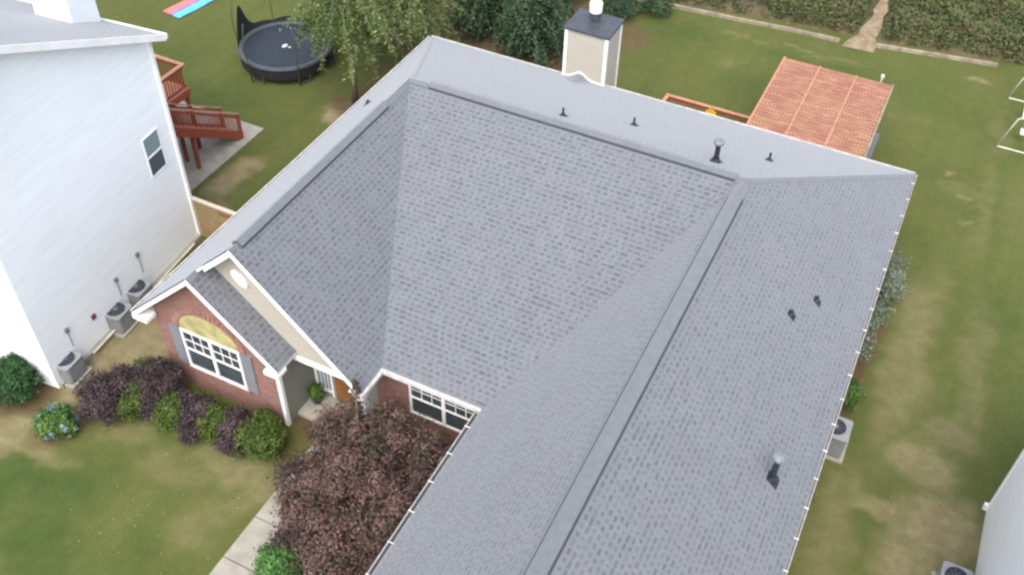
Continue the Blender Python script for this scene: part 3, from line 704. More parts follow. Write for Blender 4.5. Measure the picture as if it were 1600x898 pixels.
# ------------------------------------------------------------ air conditioners
def condenser(name, label, loc, rz, sx_=.7, sy_=.7, h=.8, body='ac_body', group=None, ring=.24):
    t = thing(name, label, 'air conditioner', (0, 0, 0), 0, group)
    m = MB(); n = 6; r = .1; pts = []
    for cx, cy, a0 in ((1, 1, 0), (-1, 1, 90), (-1, -1, 180), (1, -1, 270)):
        for i in range(n + 1):
            a = math.radians(a0 + 90 * i / n); pts.append((cx * (sx_ / 2 - r) + r * math.cos(a), cy * (sy_ / 2 - r) + r * math.sin(a), .08))
    m.prism(pts, (0, 0, h - .14)); o = m.build('casing', M[body], t)
    g_ = MB()
    for i in range(14): g_.prism([(p[0] * 1.012, p[1] * 1.012, .14 + i * (h - .24) / 14) for p in pts], (0, 0, .012))
    g_.build('louvre', M['ac_top'], t)
    m = MB(); m.prism([(p[0] * 1.03, p[1] * 1.03, h - .06) for p in pts], (0, 0, .05)); m.build('top_cover', M['ac_top'], t, bevel=.01)
    m = MB(); m.lathe((0, 0, h - .008), [(0, .002), (ring, .002), (ring + .015, .03), (ring + .04, .03), (ring + .045, 0)], 28); m.build('fan_opening', M['ac_dark'], t)
    f_ = MB(); f_.lathe((0, 0, h), [(0, .03), (.07, .028), (.075, 0)], 16)
    for i in range(10):
        a = 2 * math.pi * i / 10; f_.beam((0, 0, h + .018), (ring * math.cos(a), ring * math.sin(a), h + .018), .008, .008)
    f_.build('fan_guard', M['ac_body'], t)
    MB().box(-sx_ / 2 - .08, sx_ / 2 + .08, -sy_ / 2 - .08, sy_ / 2 + .08, -.03, .075).build('pad', M['concrete'], t)
    t.location = loc; t.rotation_euler = (0, 0, rz); bpy.context.view_layer.update()
    return t
a0 = condenser('air_conditioner', 'grey air conditioner beside the white wall, nearest the round clipped bush', (-2.42, -18.25, 0), NA, .74, .74, .76, group='air conditioners along the left neighbour wall', ring=.25)
for lb, p in (('grey air conditioner beside the white wall, middle one of the row', (-2.52, -15.95, 0)), ('grey air conditioner beside the white wall, closest to the brick house eave corner', (-2.66, -14.85, 0))):
    c_ = copy_tree(a0); c_.location = p; c_['label'] = lb
condenser('air_conditioner', 'pale square air conditioner with dark round fan beside the shingled right eave', (19.12, -10.15, 0), 0, .84, .84, .92, 'ac_body', None, .25)
condenser('air_conditioner', 'round topped grey air conditioner on sandy soil by the lower right white wall', (23.02, -13.45, 0), 0, .74, .74, .8, 'ac_body', None, .25)

# ------------------------------------------------------------ decks, patio, fence
def rail(m_, a, b, h=.95, n=None, mi=0):
    a, b = Vector(a), Vector(b); L_ = (b - a).length; n = n or int(L_ / .14); z = Vector((0, 0, 1))
    m_.beam(a + z * .1, b + z * .1, .04, .09, mi); m_.beam(a + z * (h - .08), b + z * (h - .08), .04, .09, mi)
    for i in range(1, n): p = a.lerp(b, i / n); m_.beam(p + z * .1, p + z * (h - .08), .035, .035, mi)
dk = thing('wooden_deck', 'red stained raised wooden deck with stairs behind the white house', 'deck', (-7, -9, 0))
m = MB()
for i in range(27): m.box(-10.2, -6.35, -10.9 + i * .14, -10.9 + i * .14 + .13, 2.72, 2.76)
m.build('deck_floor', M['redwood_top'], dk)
m = MB(); m.box(-10.2, -6.32, -7.12, -7.08, 2.46, 2.715); m.box(-6.36, -6.32, -10.9, -7.12, 2.46, 2.715); m.build('rim_joist', M['redwood'], dk)
m = MB(); rail(m, (-10.2, -7.14, 2.76), (-6.38, -7.14, 2.76)); m.build('railing', M['redwood'], dk)
m = MB(); rail(m, (-6.38, -7.16, 2.76), (-6.38, -9.3, 2.76)); m.build('railing', M['redwood'], dk)
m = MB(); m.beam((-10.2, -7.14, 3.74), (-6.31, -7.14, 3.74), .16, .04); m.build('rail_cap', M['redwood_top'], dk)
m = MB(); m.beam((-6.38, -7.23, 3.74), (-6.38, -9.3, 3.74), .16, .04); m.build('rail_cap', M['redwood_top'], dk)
for x, y in ((-6.42, -7.22), (-8.8, -7.22), (-6.5, -8.9), (-6.42, -10.8)): MB().box(x - .06, x + .06, y - .06, y + .06, 0, 2.72).build('post', M['redwood'], dk)
# stair flight falling towards +y
st = MB(); n = 13; x0, x1 = -6.22, -5.36
for i in range(n):
    yy = -9.6 + i * .285; zz = 2.62 - i * .2; st.box(x0 + .05, x1 - .05, yy, yy + .30, zz - .04, zz)
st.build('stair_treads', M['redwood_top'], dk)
for x in (x0, x1):
    m = MB(); m.beam((x, -9.6, 2.6), (x, -5.9, .12), .05, .28); m.build('stringer', M['redwood'], dk)
    m = MB(); rail(m, (x, -9.6, 2.7), (x, -5.95, .22), .9); m.beam((x, -5.93, 0), (x, -5.93, 1.12), .09, .09); m.build('stair_railing', M['redwood'], dk)
    m = MB(); m.beam((x, -9.6, 3.64), (x, -5.86, 1.14), .12, .035); m.build('rail_cap', M['redwood_top'], dk)
m = MB(); m.box(x0, x1, -10.9, -9.6, 2.66, 2.72); m.build('landing', M['redwood_top'], dk)
for x, y, z in ((-5.6, -8.25, 1.5), (-6.3, -8.1, 1.5), (-5.4, -9.6, 2.6)): MB().box(x - .06, x + .06, y - .06, y + .06, 0, z).build('post', M['redwood'], dk)
m = MB(); m.box(-9.2, -5.0, -11.1, -5.0, -.06, .03); tag(m.build('patio_slab', M['concrete'], None), 'pale concrete slab under the neighbour stairs', 'patio')
# privacy fence between the two houses
fn = thing('wooden_fence', 'tan wooden privacy fence with gate between the two houses', 'fence', (-1.5, -11.25, 0))
m = MB(); n = 23
for i in range(n):
    xx = -3.0 + i * .145; m.box(xx, xx + .138, -11.31, -11.285, .04, 1.72)
m.build('boards', M['fence_wood'], fn)
m = MB(); m.box(-3.06, .38, -11.37, -11.22, 1.722, 1.77); m.build('top_rail', M['fence_cap'], fn)
for x in (-3.0, -1.95, -.95, .3): MB().box(x - .05, x + .05, -11.28, -11.18, 0, 1.72).build('post', M['fence_wood'], fn)
m = MB(); m.beam((-1.8, -11.33, .3), (-1.1, -11.33, 1.5), .03, .1); m.box(-1.9, -1.0, -11.335, -11.312, .25, .35); m.box(-1.9, -1.0, -11.335, -11.312, 1.45, 1.55); m.build('gate_brace', M['door_wood'], fn)

bd = thing('backyard_deck', 'red railed wooden deck running along the back wall of the brick house', 'deck', (13, 2, 0))
m = MB()
for i in range(22): m.box(9.2, 12.7, -.38 + i * .143, -.38 + i * .143 + .133, .52, .56)
for i in range(42): m.box(12.705, 17.3, -.38 + i * .143, -.38 + i * .143 + .133, .52, .56)
m.build('deck_floor', M['ac_body'], bd)
m = MB(); rail(m, (9.22, 2.74, .56), (12.7, 2.74, .56)); m.build('railing', M['redwood'], bd)
m = MB(); rail(m, (9.22, -.3, .56), (9.22, 2.72, .56)); m.build('railing', M['redwood'], bd)
m = MB(); m.beam((9.14, 2.74, 1.54), (12.8, 2.74, 1.54), .15, .04); m.build('rail_cap', M['redwood_top'], bd)
m = MB(); m.beam((9.22, -.3, 1.54), (9.22, 2.66, 1.54), .15, .04); m.build('rail_cap', M['redwood_top'], bd)
for x, y in ((9.25, 2.7), (11, 2.7), (12.75, 2.7), (12.8, 5.5), (17.2, 5.5)): MB().box(x - .05, x + .05, y - .05, y + .05, 0, 1.5 if x < 12.77 else .5).build('post', M['redwood'], bd)
# patio cover: three reddish sheets, two pale battens, posts
k = NT('patio_cover_sheet', .55, .35); uv = k.uv(); o = k.obj()
sxp = k.n('ShaderNodeSeparateXYZ'); k.put(sxp.inputs[0], o)
wv = k.math('MULTIPLY', k.math('SUBTRACT', k.noise(o, 1.6, 3), .5), .5)
ry_ = k.math('DIVIDE', k.math('ADD', sxp.outputs[1], wv), .21); rowp = k.math('FLOOR', ry_); fyp = k.math('FRACT', ry_)
wnp = k.n('ShaderNodeTexWhiteNoise', noise_dimensions='1D'); k.put(wnp.inputs['W'], rowp)
cxp = k.math('ADD', k.math('DIVIDE', sxp.outputs[0], .125), k.math('MULTIPLY', wnp.outputs[0], 5)); fxp = k.math('FRACT', cxp)
bl = k.math('MULTIPLY', k.math('SUBTRACT', 1.0, k.ramp(k.math('ABSOLUTE', k.math('SUBTRACT', fxp, .5)), .2, .42)), k.math('SUBTRACT', 1.0, k.ramp(k.math('ABSOLUTE', k.math('SUBTRACT', fyp, .5)), .14, .36)))
c1 = k.mix(k.ramp(k.noise(o, 2.0, 4), .3, .7), (.25, .10, .062), (.33, .16, .105))
c1 = k.mix(k.ramp(k.noise(o, .8, 2), .5, .7, 0, .55), c1, (.30, .19, .08))
k.color(k.mix(k.math('MULTIPLY', bl, .8), c1, (.12, .065, .03))); k.bump(k.math('MULTIPLY', bl, -1), .4, .02)
M['cover'] = k.m
pc = thing('patio_cover', 'flat salmon red patterned patio roof on posts behind the house', 'patio cover', (15, 3, 0))
PX = [12.95, 14.36, 15.78, 17.17]
for i in range(3):
    m = MB(); a, b = PX[i] + .03, PX[i + 1] - .03; nn_ = 40
    for j in range(nn_):     # low corrugations across the sheet
        y0_, y1_ = .05 + 5.5 * j / nn_, .05 + 5.5 * (j + 1) / nn_; z0_ = 2.80 + .014 * math.sin(j * 1.57); z1_ = 2.80 + .014 * math.sin((j + 1) * 1.57)
        m.poly([(a, y0_, z0_), (b, y0_, z0_), (b, y1_, z1_), (a, y1_, z1_)]); m.poly([(a, y0_, z0_ - .01), (a, y1_, z1_ - .01), (b, y1_, z1_ - .01), (b, y0_, z0_ - .01)])
    m.build('roof_sheet', M['cover'], pc)
for i in (1, 2):
    MB().box(PX[i] - .035, PX[i] + .035, .05, 5.56, 2.79, 2.835).build('batten', M['redwood_top'], pc)
MB().box(PX[3] - .02, PX[3] + .045, .05, 5.60, 2.76, 2.84).build('edge_trim', M['edging'], pc)
MB().box(PX[0] - .05, PX[0] + .03, .05, 5.60, 2.74, 2.83).build('edge_trim', M['redwood_top'], pc)
for y0_ in (5.50, 2.8): MB().box(PX[0] + .035, PX[3] - .03, y0_, y0_ + .07, 2.62, 2.772).build('beam', M['redwood'], pc)
for x in (13.05, 17.05):
    for y in (.4, 5.45): MB().box(x - .06, x + .06, y - .06, y + .06, .56, 2.61).build('post', M['redwood'], pc)
lt = thing('post_lamp', 'small cream lamp on a thin post past the patio roof edge', 'lamp', (16.7, 5.72, 0))
MB().tube([(16.7, 5.72, 0), (16.7, 5.72, 2.85)], .025, 8).build('pole', M['pipe_cream'], lt)
m = MB(); m.lathe((16.7, 5.72, 2.85), [(0, 0), (.05, 0), (.075, .16), (.03, .22), (0, .24)], 12); m.build('lamp_head', M['pipe_cream'], lt)
yc = thing('garden_chair', 'small yellow plastic chair against the red deck rail', 'chair', (11.1, 2.3, .56))
m = MB(); m.box(10.9, 11.3, 2.08, 2.46, .96, 1.0); m.build('seat', M['yellow'], yc, bevel=.01)
m = MB(); 
for i in range(5): m.box(10.9 + i * .085, 10.96 + i * .085, 2.46, 2.5, 1.0, 1.5 + .12 * math.sin((i + .5) * math.pi / 5))
m.box(10.9, 11.3, 2.455, 2.505, 1.38, 1.46); m.build('backrest', M['yellow'], yc, bevel=.005)
for x in (10.92, 11.28):
    for y in (2.1, 2.44): MB().box(x - .02, x + .02, y - .02, y + .02, .562, .958).build('leg', M['yellow'], yc)
    MB().beam((x, 2.08, 1.2), (x, 2.48, 1.24), .04, .03).build('armrest', M['yellow'], yc)

# ------------------------------------------------------------ trampoline
TC = Vector((-7.1, -.42, 0)); TR = 1.98
tp = thing('trampoline', 'large round trampoline with navy mat and sagging black net on the lawn', 'trampoline', TC)
def ringpts(r, z, n=40, ph=0): return [(TC.x + r * math.cos(ph + 2 * math.pi * i / n), TC.y + r * math.sin(ph + 2 * math.pi * i / n), z) for i in range(n)]
m = MB(); m.disc((TC.x, TC.y, .82), 1.78, 40); m.build('jumping_mat', M['mat_navy'], tp)
m = MB(); a, b, c_, d_ = ringpts(1.80, .83), ringpts(1.86, .87), ringpts(1.99, .87), ringpts(2.04, .80)
for i in range(40):
    j = (i + 1) % 40
    for p, q in ((a, b), (b, c_), (c_, d_)): m.poly([p[i], q[i], q[j], p[j]])
m.build('safety_pad', M['pad'], tp, smooth=True)
m = MB(); e0, e1 = ringpts(2.02, .86), ringpts(1.97, .30)
for i in range(40):
    j = (i + 1) % 40; m.poly([e0[i], e0[j], e1[j], e1[i]])
m.build('skirt', M['net'], tp)
m = MB()  # printed emblem patch and seam on the mat
m.prism([(TC.x + .10 * math.cos(t), TC.y - .05 + .16 * math.sin(t), .8225) for t in [2 * math.pi * i / 16 for i in range(16)]], (0, 0, .003)); m.box(TC.x + .2, TC.x + .3, TC.y - .1, TC.y, .8225, .8255)
m.build('mat_print', M['offwhite'], tp)
# net: hangs between poles, tall at the far left and low elsewhere along the back
m = MB(); n = 60; top = []; bot = []
for i in range(n + 1):
    t = math.radians(30 + 185 * i / n); k_ = i / n
    hh = .13 + .10 * abs(math.sin(k_ * math.pi * 5)) + (1.25 * math.exp(-((k_ - .86) / .07) ** 2))
    top.append((TC.x + 2.0 * math.cos(t), TC.y + 2.0 * math.sin(t), .88 + hh)); bot.append((TC.x + 1.97 * math.cos(t), TC.y + 1.97 * math.sin(t), .88))
for i in range(n): m.poly([bot[i], bot[i + 1], top[i + 1], top[i]])
m.build('safety_net', M['net'], tp)
for i in range(6):
    t = math.radians(20 + 60 * i); m = MB(); cx, cy = math.cos(t), math.sin(t)
    m.tube([(TC.x + r * cx, TC.y + r * cy, z) for r, z in ((2.07, .0), (2.1, .9), (2.2, 1.5), (2.16, 2.2), (2.02, 2.75))], .022, 8); m.build('net_pole', M['pole'], tp, smooth=True)
    t2 = t + .26
    m = MB(); m.tube([(TC.x + 1.95 * math.cos(t), TC.y + 1.95 * math.sin(t), .8), (TC.x + 1.95 * math.cos(t), TC.y + 1.95 * math.sin(t), .03), (TC.x + 1.95 * math.cos(t2), TC.y + 1.95 * math.sin(t2), .03), (TC.x + 1.95 * math.cos(t2), TC.y + 1.95 * math.sin(t2), .8)], .03, 8); m.build('leg', M['pad'], tp)

# play mat
pm = thing('slide_mat', 'pink and blue striped vinyl mat lying on the lawn', 'play mat', (-14.0, 1.8, 0), math.radians(-8))
for a, b, mt in ((-.55, -.08, 'pink'), (-.08, .08, 'violet'), (.08, .55, 'blue')):
    m = MB(); mw = pm.matrix_world
    for j in range(8):
        y0_, y1_ = -1.5 + j * .45, -1.5 + (j + 1) * .45; f_ = lambda y: .02 + .012 * math.sin(y * 4)
        q = [mw @ Vector(v) for v in ((a + .002, y0_, f_(y0_)), (b - .002, y0_, f_(y0_)), (b - .002, y1_, f_(y1_)), (a + .002, y1_, f_(y1_)))]
        m.prism(q, (0, 0, .02))
    m.build('stripe', M[mt], pm)

# swing frame at the right edge
sf = thing('swing_frame', 'white tubular swing frame cut off by the right edge of the yard', 'swing frame', (22.2, 9.8, 0))
for y, nm in ((7.85, 0), (11.75, 1)):
    m = MB(); m.tube([(21.66, y, .03), (22.0, y, 1.42), (22.08, y, 1.5), (22.3, y, 1.5), (22.38, y, 1.42), (22.85, y, .03)], .032, 8); m.build('end_frame', M['pipe_cream'], sf, smooth=True)
    m = MB(); m.tube([(21.66, y, .03), (22.85, y, .03)], .03, 8); m.build('ground_bar', M['pipe_cream'], sf)
m = MB(); m.tube([(22.15, 7.85, 1.5), (22.15, 11.75, 1.5)], .042, 8); m.build('top_bar', M['pipe_white'], sf)
for y in (8.7, 10.6):
    m = MB(); m.box(22.35, 22.6, y - .22, y + .22, .42, .45); sd_ = m.build('swing_seat', M['pipe_white'], sf)
    m = MB(); m.tube([(22.15, y - .2, 1.5), (22.45, y - .2, .45)], .008, 5); m.tube([(22.15, y + .2, 1.5), (22.45, y + .2, .45)], .008, 5); m.build('chain', M['cap_grey'], sd_)

# ------------------------------------------------------------ paths and edging
m = MB(); yy = -28.0
while yy < -15.5:
    m.box(5.66, 6.76, yy + .008, min(yy + 1.36, -15.9) - .008, -.06, .055); yy += 1.37
tag(m.build('front_path', M['concrete'], None, bevel=.01), 'pale concrete front walk with joints', None, None, 'structure')
ed = MB(); epts = [(4.5, 12.1), (6, 12.3), (9, 12.55), (12, 12.85), (14.1, 12.95)]; epts2 = [(15.7, 13.35), (18, 13.75), (20.9, 14.25)]
for ep, lb in ((epts, 'pale bleached edging strip between lawn and thicket, behind the chimney side of the trail'), (epts2, 'pale bleached edging strip along the thicket, on the swing frame side of the trail')):
    ed = MB()
    for a, b in zip(ep, ep[1:]): ed.beam((*a, .05), (*b, .05), .16, .16)
    tag(ed.build('lawn_edging', M['edging'], None), lb, 'edging')
tr = MB(); prev = None
n = 14
for i in range(n):
    t = i / (n - 1); cx = 15.0 + .25 * math.sin(t * 4); cy = 12.6 + t * 8.5; hw = .50 * (1 - t) ** 4 + .22 + .08 * math.sin(i * 2.3)
    cur = [(cx - hw, cy, .012 + .3 * t), (cx + hw, cy + .1, .012 + .3 * t)]
    if prev: tr.poly([prev[0], prev[1], cur[1], cur[0]])
    prev = cur
k = NT('sandy_trail', .95, .1); o = k.obj(); k.color(k.mix(k.ramp(k.noise(o, 3, 4), .35, .65), (.17, .13, .08), (.25, .205, .14))); k.bump(k.noise(o, 20, 3), .5, .03)
tag(tr.build('dirt_path', k.m, None), 'sandy trail leading through the thicket', None, None, 'structure')

# ------------------------------------------------------------ thicket beyond the lawn
def thicket():
    g = MB(); xs = np.arange(-6, 34, .5); ys = np.arange(12.6, 30, .5)
    def hgt(x, y):
        e = 12.15 + (x - 4.5) * .128 + .35; d = y - e
        tr_ = abs(x - (15.0 + .2 * math.sin((y - 12.6) / 2.1))); cut = min(1, max(0, (tr_ - .35) / .55))
        if d <= 0: return -.3
        return min(1, d / .5) * (.30 + .45 * max(0, noise.noise(Vector((x * .9, y * .9, 0))) + .35) + .02 * d) * cut - .05
    for x in xs:
        for y in ys: g.poly([(x, y, hgt(x, y)), (x + .5, y, hgt(x + .5, y)), (x + .5, y + .5, hgt(x + .5, y + .5)), (x, y + .5, hgt(x, y + .5))])
    M['bank'] = plain('thicket_soil', (.075, .062, .032), .95, .4, 3)
    tag(g.build('terrain', M['bank'], None, smooth=True), 'rough brown soil bank under the thicket', None, None, 'structure')
    n = 150000; X = rng.uniform(-5.5, 30, n); Y = rng.uniform(12.6, 26, n); Z = np.array([hgt(a, b) for a, b in zip(X, Y)])
    cl = np.array([noise.noise(Vector((a * .55, b * .55, 5))) + .6 * noise.noise(Vector((a * 1.9, b * 1.9, 9))) for a, b in zip(X, Y)])
    keep = (Z > .04) & (cl + rng.normal(0, .18, n) > -.42); X, Y, Z, cl = X[keep], Y[keep], Z[keep], cl[keep]; m_ = len(X)
    Z = Z + rng.random(m_) ** 1.5 * (.22 + .35 * np.clip(cl + .3, 0, 1))
    N = np.tile([0, -.25, 1.0], (m_, 1)); 
    o = leaf_mesh('thicket', L['thicket'], np.stack([X, Y, Z], 1), N, .085, None, np.clip(.38 + cl * .35 + rng.normal(0, .22, m_), 0, 1))
    tag(o, 'dense low green and brown undergrowth beyond the lawn', 'undergrowth', None, 'stuff')
thicket()

# ------------------------------------------------------------ trees behind the house
def drooping(name, label, base, h, r, n_sp, mat, size, sector=(0, 360), droop=1.0, zlo=.35, leaves=70):
    t = thing(name, label, 'tree', base); b = Vector(base)
    tk = MB(); tk.tube([b + Vector((0, 0, -.1)), b + Vector((.05, .03, h * .3)), b + Vector((-.05, .05, h * .6)), b + Vector((0, 0, h * .93))], [.15, .12, .08, .03], 9)
    P, N, R_ = [], [], []
    for i in range(n_sp):
        a = math.radians(random.uniform(*sector)); z0 = random.uniform(zlo, .95) * h; rr = r * random.uniform(.55, 1.1) * (1.15 - .55 * (z0 / h - zlo))
        d = Vector((math.cos(a), math.sin(a), 0)); s_ = b + Vector((0, 0, z0)); up = random.uniform(.15, .5); dr = droop * random.uniform(.7, 1.6)
        pts = [s_ + d * rr * u + Vector((0, 0, up * math.sin(u * math.pi) * rr * .5 - dr * u ** 2.2)) for u in (0, .25, .5, .75, 1)]
        tk.tube(pts, [.035, .026, .018, .011, .004], 5, cap=False); tone = random.gauss(.5, .2)
        for _ in range(leaves):
            u = random.random() ** .7; k_ = min(3, int(u * 4)); p = pts[k_].lerp(pts[k_ + 1], u * 4 - k_)
            q = p + Vector((random.gauss(0, .04 + .08 * (1 - u)), random.gauss(0, .04 + .08 * (1 - u)), random.gauss(-.04, .05))); P.append(q); N.append((d.x * .4, d.y * .4, .8)); R_.append(tone + random.gauss(0, .2))
            if random.random() < .35:   # short side twig
                s2 = Vector((random.gauss(0, .25), random.gauss(0, .25), random.gauss(-.2, .12)))
                for w2 in (.4, .7, 1): P.append(p + s2 * w2); N.append((0, 0, 1)); R_.append(tone + random.gauss(.1, .2))
    tk.build('trunk', M['bark'], t, smooth=True)
    leaf_mesh('crown', mat, P, N, size, t, np.array(R_)); return t
drooping('shade_tree', 'loose pale green tree with drooping sprays beside the trampoline', (-2.75, -1.75, 0), 5.9, 2.4, 42, L['pale'], .055, (0, 360), 1.0, .62, 170)
drooping('shade_tree', 'pale green tree standing behind the roof corner in the brown mulch', (-2.3, 2.4, 0), 4.8, 2.2, 70, L['pale'], .055, (0, 360), 1.1, .45, 140)
drooping('shade_tree', 'darker green tree with thick crown at the top edge of the yard', (-5.2, 3.0, 0), 5.6, 2.2, 70, L['green'], .07, (0, 360), .8, .3, 110)
drooping('evergreen_tree', 'dark evergreen with arching branches left of the chimney', (2.1, 5.3, 0), 3.4, 1.9, 95, L['dark'], .06, (0, 360), .7, .12, 130)
drooping('evergreen_tree', 'dark evergreen behind the back left roof corner, between the pale tree and the chimney', (-.9, 6.4, 0), 3.6, 2.0, 90, L['dark'], .065, (0, 360), .7, .12, 120)
drooping('evergreen_tree', 'dark evergreen farther back against the thicket by the chimney top', (0.6, 9.2, 0), 4.2, 2.0, 70, L['dark'], .065, (0, 360), .7, .12, 120)
shrub('bush', 'low dark bush in the mulch behind the chimney', 'bush', [(4.2, 10.2, .5, 1.1, .8, .6), (5.6, 11.2, .5, 1.0, .7, .55)], L['dark'], 5000, .05, .2)
shrub('bush', 'sprawling dark green bush at the lawn corner by the edging', 'bush', [(2.6, 12.0, .6, 1.6, .9, .8)], L['green'], 5000, .055, .2)

# ------------------------------------------------------------ front planting
loro = 'alternating purple and green bushes in the front bed'
shrub('purple_bush', 'large purple leaved bush between the hydrangea and the green bushes', 'bush', [(-0.35, -18.87, 0.625, 0.756, 0.713, 0.806), (-0.05, -18.27, 0.625, 0.61, 0.575, 0.78)], L['purple'], 13500, .036, .13, loro)
shrub('green_bush', 'narrow olive green bush wedged between the two large purple bushes', 'bush', [(0.38, -18.37, 0.5, 0.427, 0.632, 0.65)], L['olive'], 5250, .036, .12, loro)
shrub('purple_bush', 'large purple leaved bush below the left corner of the brick gable', 'bush', [(0.75, -17.67, 0.688, 0.756, 0.632, 0.845), (0.95, -18.22, 0.438, 0.549, 0.46, 0.585)], L['purple'], 12000, .036, .13, loro)
shrub('green_bush', 'bright green bush under the left shutter of the arched window', 'bush', [(1.55, -18.17, 0.4, 0.586, 0.517, 0.546)], L['olive'], 6300, .036, .12, loro)
shrub('purple_bush', 'purple bush below the middle of the arched window', 'bush', [(2.25, -17.87, 0.475, 0.586, 0.575, 0.585), (2.45, -18.42, 0.312, 0.39, 0.402, 0.455)], L['purple'], 7500, .036, .12, loro)
shrub('green_bush', 'green bush below the right half of the arched window', 'bush', [(2.95, -17.92, 0.4, 0.586, 0.517, 0.546)], L['olive'], 6300, .036, .12, loro)
shrub('purple_bush', 'greyish purple bush next to the rightmost green bush of the bed', 'bush', [(3.65, -17.82, 0.475, 0.549, 0.575, 0.585), (3.75, -18.32, 0.312, 0.427, 0.345, 0.455)], L['purple'], 7500, .036, .12, loro)
shrub('green_bush', 'bright green bush at the white corner board of the gable', 'bush', [(4.5, -17.92, 0.475, 0.708, 0.69, 0.65), (4.35, -17.42, 0.438, 0.488, 0.46, 0.52)], L['olive'], 9750, .036, .12, loro)
shrub('grass_plant', 'small yellow green leafy plant at the brick corner beside the sandy strip', 'plant', [(-.35, -17.2, .25, .42, .35, .3)], L['olive'], 1500, .05, .14)
hy = shrub('hydrangea', 'round hydrangea with pale blue flowers at the end of the front bed', 'flowering bush', [(-1.15, -20.0, .4, .55, .5, .5)], L['green'], 4200, .045, .12)
P, N, R_ = [], [], []
for i in range(34):
    a = random.uniform(0, 6.28); e = random.uniform(-.2, 1.3); c_ = Vector((-1.15 + .57 * math.cos(a) * math.cos(e), -20.0 + .52 * math.sin(a) * math.cos(e), .38 + .5 * math.sin(e))); tone = random.random()
    for _ in range(26):
        d = Vector((random.gauss(0, 1), random.gauss(0, 1), random.gauss(0, 1))).normalized(); P.append(c_ + d * .065); N.append(d); R_.append(tone + random.gauss(0, .1))
leaf_mesh('flower_heads', L['petal'], P, N, .022, hy, np.array(R_), .9)
shrub('clipped_bush', 'round dark green clipped bush at the left edge by the white wall', 'bush', [(-3.35, -19.55, .55, .85, .85, .68)], L['box'], 14000, .035, .10)
shrub('green_shrub', 'bright green shrub beside the concrete walk at the bottom', 'bush', [(7.35, -20.9, .5, .6, .6, .55), (7.7, -21.5, .4, .6, .6, .5)], L['bright'], 8000, .045, .14)
shrub('silver_plant', 'silvery green feathery plant next to the bright green shrub', 'plant', [(8.75, -21.0, .45, .5, .5, .45)], L['silver'], 2600, .05, .16)
# the big plum-coloured tree
pt = thing('plum_tree', 'large reddish purple leaved tree in front of the entrance', 'tree', (8.3, -18.4, 0))
blobs = [(7.25, -17.45, 1.75, .95, .9, .95), (8.5, -16.95, 1.7, 1.1, .9, 1.0), (9.75, -17.2, 1.5, .8, .9, .9), (8.3, -18.5, 1.9, 1.2, 1.1, 1.0), (9.5, -18.8, 1.45, 1.0, 1.2, .95), (7.15, -18.85, 1.35, 1.0, .9, .95), (7.6, -19.9, 1.1, 1.05, .9, .85), (9.0, -20.1, 1.1, 1.2, 1.0, .9), (9.9, -21.0, .8, .8, 1.0, .7)]
P, N, R_ = crown_points(blobs, 60000, .27, .75, .1, 85, .26)
for _ in range(26):    # upright sprigs breaking the outline
    b = random.choice(blobs[:6]); s_ = Vector((b[0] + random.uniform(-.7, .7) * b[3], b[1] + random.uniform(-.7, .7) * b[4], b[2] + b[5] * .7)); l_ = random.uniform(.35, .75); ln = Vector((random.gauss(0, .12), random.gauss(0, .12), 1)); tn = random.gauss(.4, .15)
    q = [s_ + ln * l_ * random.random() + Vector((random.gauss(0, .05), random.gauss(0, .05), 0)) for _ in range(70)]
    P = np.concatenate([P, np.array(q)]); N = np.concatenate([N, np.tile([0, -.3, .6], (70, 1))]); R_ = np.concatenate([R_, tn + rng.normal(0, .15, 70)])
for i in range(260):
    l_ = random.random(); P = np.concatenate([P, [[7.35 + random.gauss(0, .10 * (1 - l_) + .02), -16.85 + random.gauss(0, .10 * (1 - l_) + .02), 2.5 + l_ * 1.1]]]); N = np.concatenate([N, [[0, -.4, .5]]]); R_ = np.concatenate([R_, [random.gauss(.3, .1)]])
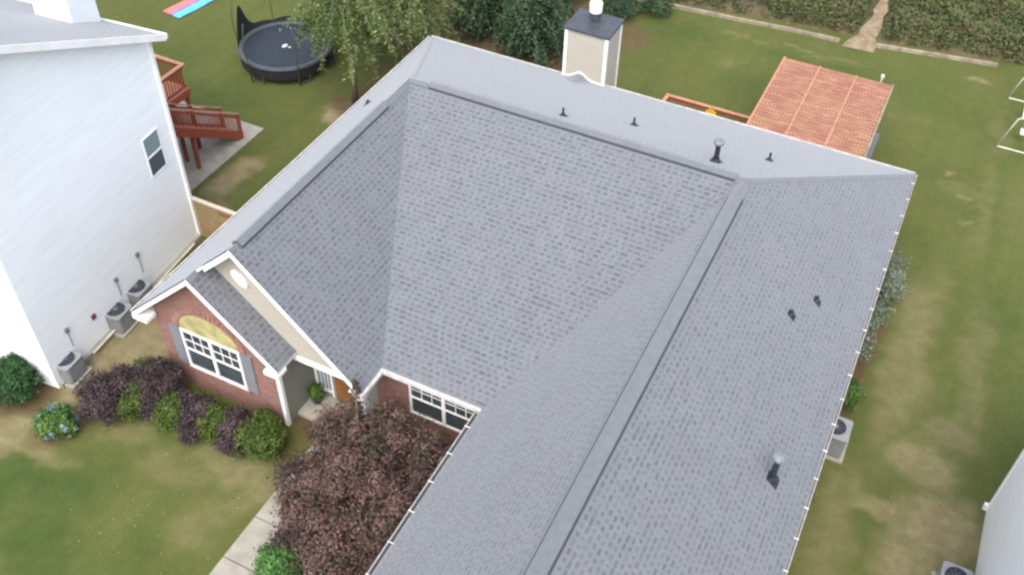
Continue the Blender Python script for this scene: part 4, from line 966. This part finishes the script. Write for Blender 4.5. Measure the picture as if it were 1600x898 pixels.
leaf_mesh('crown', L['plum'], P, N, .046, pt, R_)
trunk(pt, (8.3, -18.4, 0), [(b[0] * .8 + 8.3 * .2, b[1] * .8 - 18.4 * .2, b[2] + .3) for b in blobs] + [(7.35, -16.85, 3.4)], .07)
# plants along the right wall
shrub('wall_shrub', 'grey green airy shrub by the right wall, farthest from the air conditioner', 'bush', [(19.35, -2.2, .5, .35, .6, .5), (19.4, -3.3, .5, .45, .7, .55)], L['silver'], 4200, .04, .16)
shrub('wall_shrub', 'grey green trailing shrub in the middle of the right wall bed', 'bush', [(19.2, -4.7, .4, .3, .7, .45), (19.1, -6.0, .35, .28, .7, .4)], L['silver'], 3200, .04, .16)
shrub('wall_shrub', 'small green shrub just behind the pale square air conditioner', 'bush', [(19.2, -8.2, .35, .35, .5, .42)], L['green'], 2600, .04, .13)
shrub('wall_shrub', 'tiny green weed clump at the wall in front of the pale square air conditioner', 'plant', [(18.95, -12.0, .15, .2, .3, .2)], L['olive'], 500, .04, .1)
# potted plant by the door
pot = thing('potted_plant', 'small potted plant in the porch beside the front door', 'plant', (4.95, -15.75, .14))
m = MB(); m.lathe((4.95, -15.75, .142), [(0, 0), (.12, 0), (.17, .28), (.19, .3), (.15, .3), (.14, .26), (0, .26)], 18); m.build('pot', M['pot'], pot)
P, N, R_ = crown_points([(4.95, -15.75, .58, .22, .22, .22)], 700, .1); leaf_mesh('foliage', L['green'], P, N, .04, pot, R_)

# pale fallen leaves scattered on the lawns
n = 90; P = np.zeros((n, 3))
P[:60, 0] = rng.uniform(0, 5.4, 60); P[:60, 1] = rng.uniform(-23, -18.9, 60)
P[60:, 0] = rng.uniform(19.4, 23.2, 30); P[60:, 1] = rng.uniform(-14, 7, 30); P[:, 2] = .03
L['fallen'] = leafmat('fallen_leaf', [(.13, .11, .05), (.18, .16, .08), (.26, .24, .15)], .1)
tag(leaf_mesh('fallen_leaves', L['fallen'], P, np.tile([0, 0, 3.0], (n, 1)), .028, None), 'pale fallen leaves scattered over the grass', 'leaves', None, 'stuff')
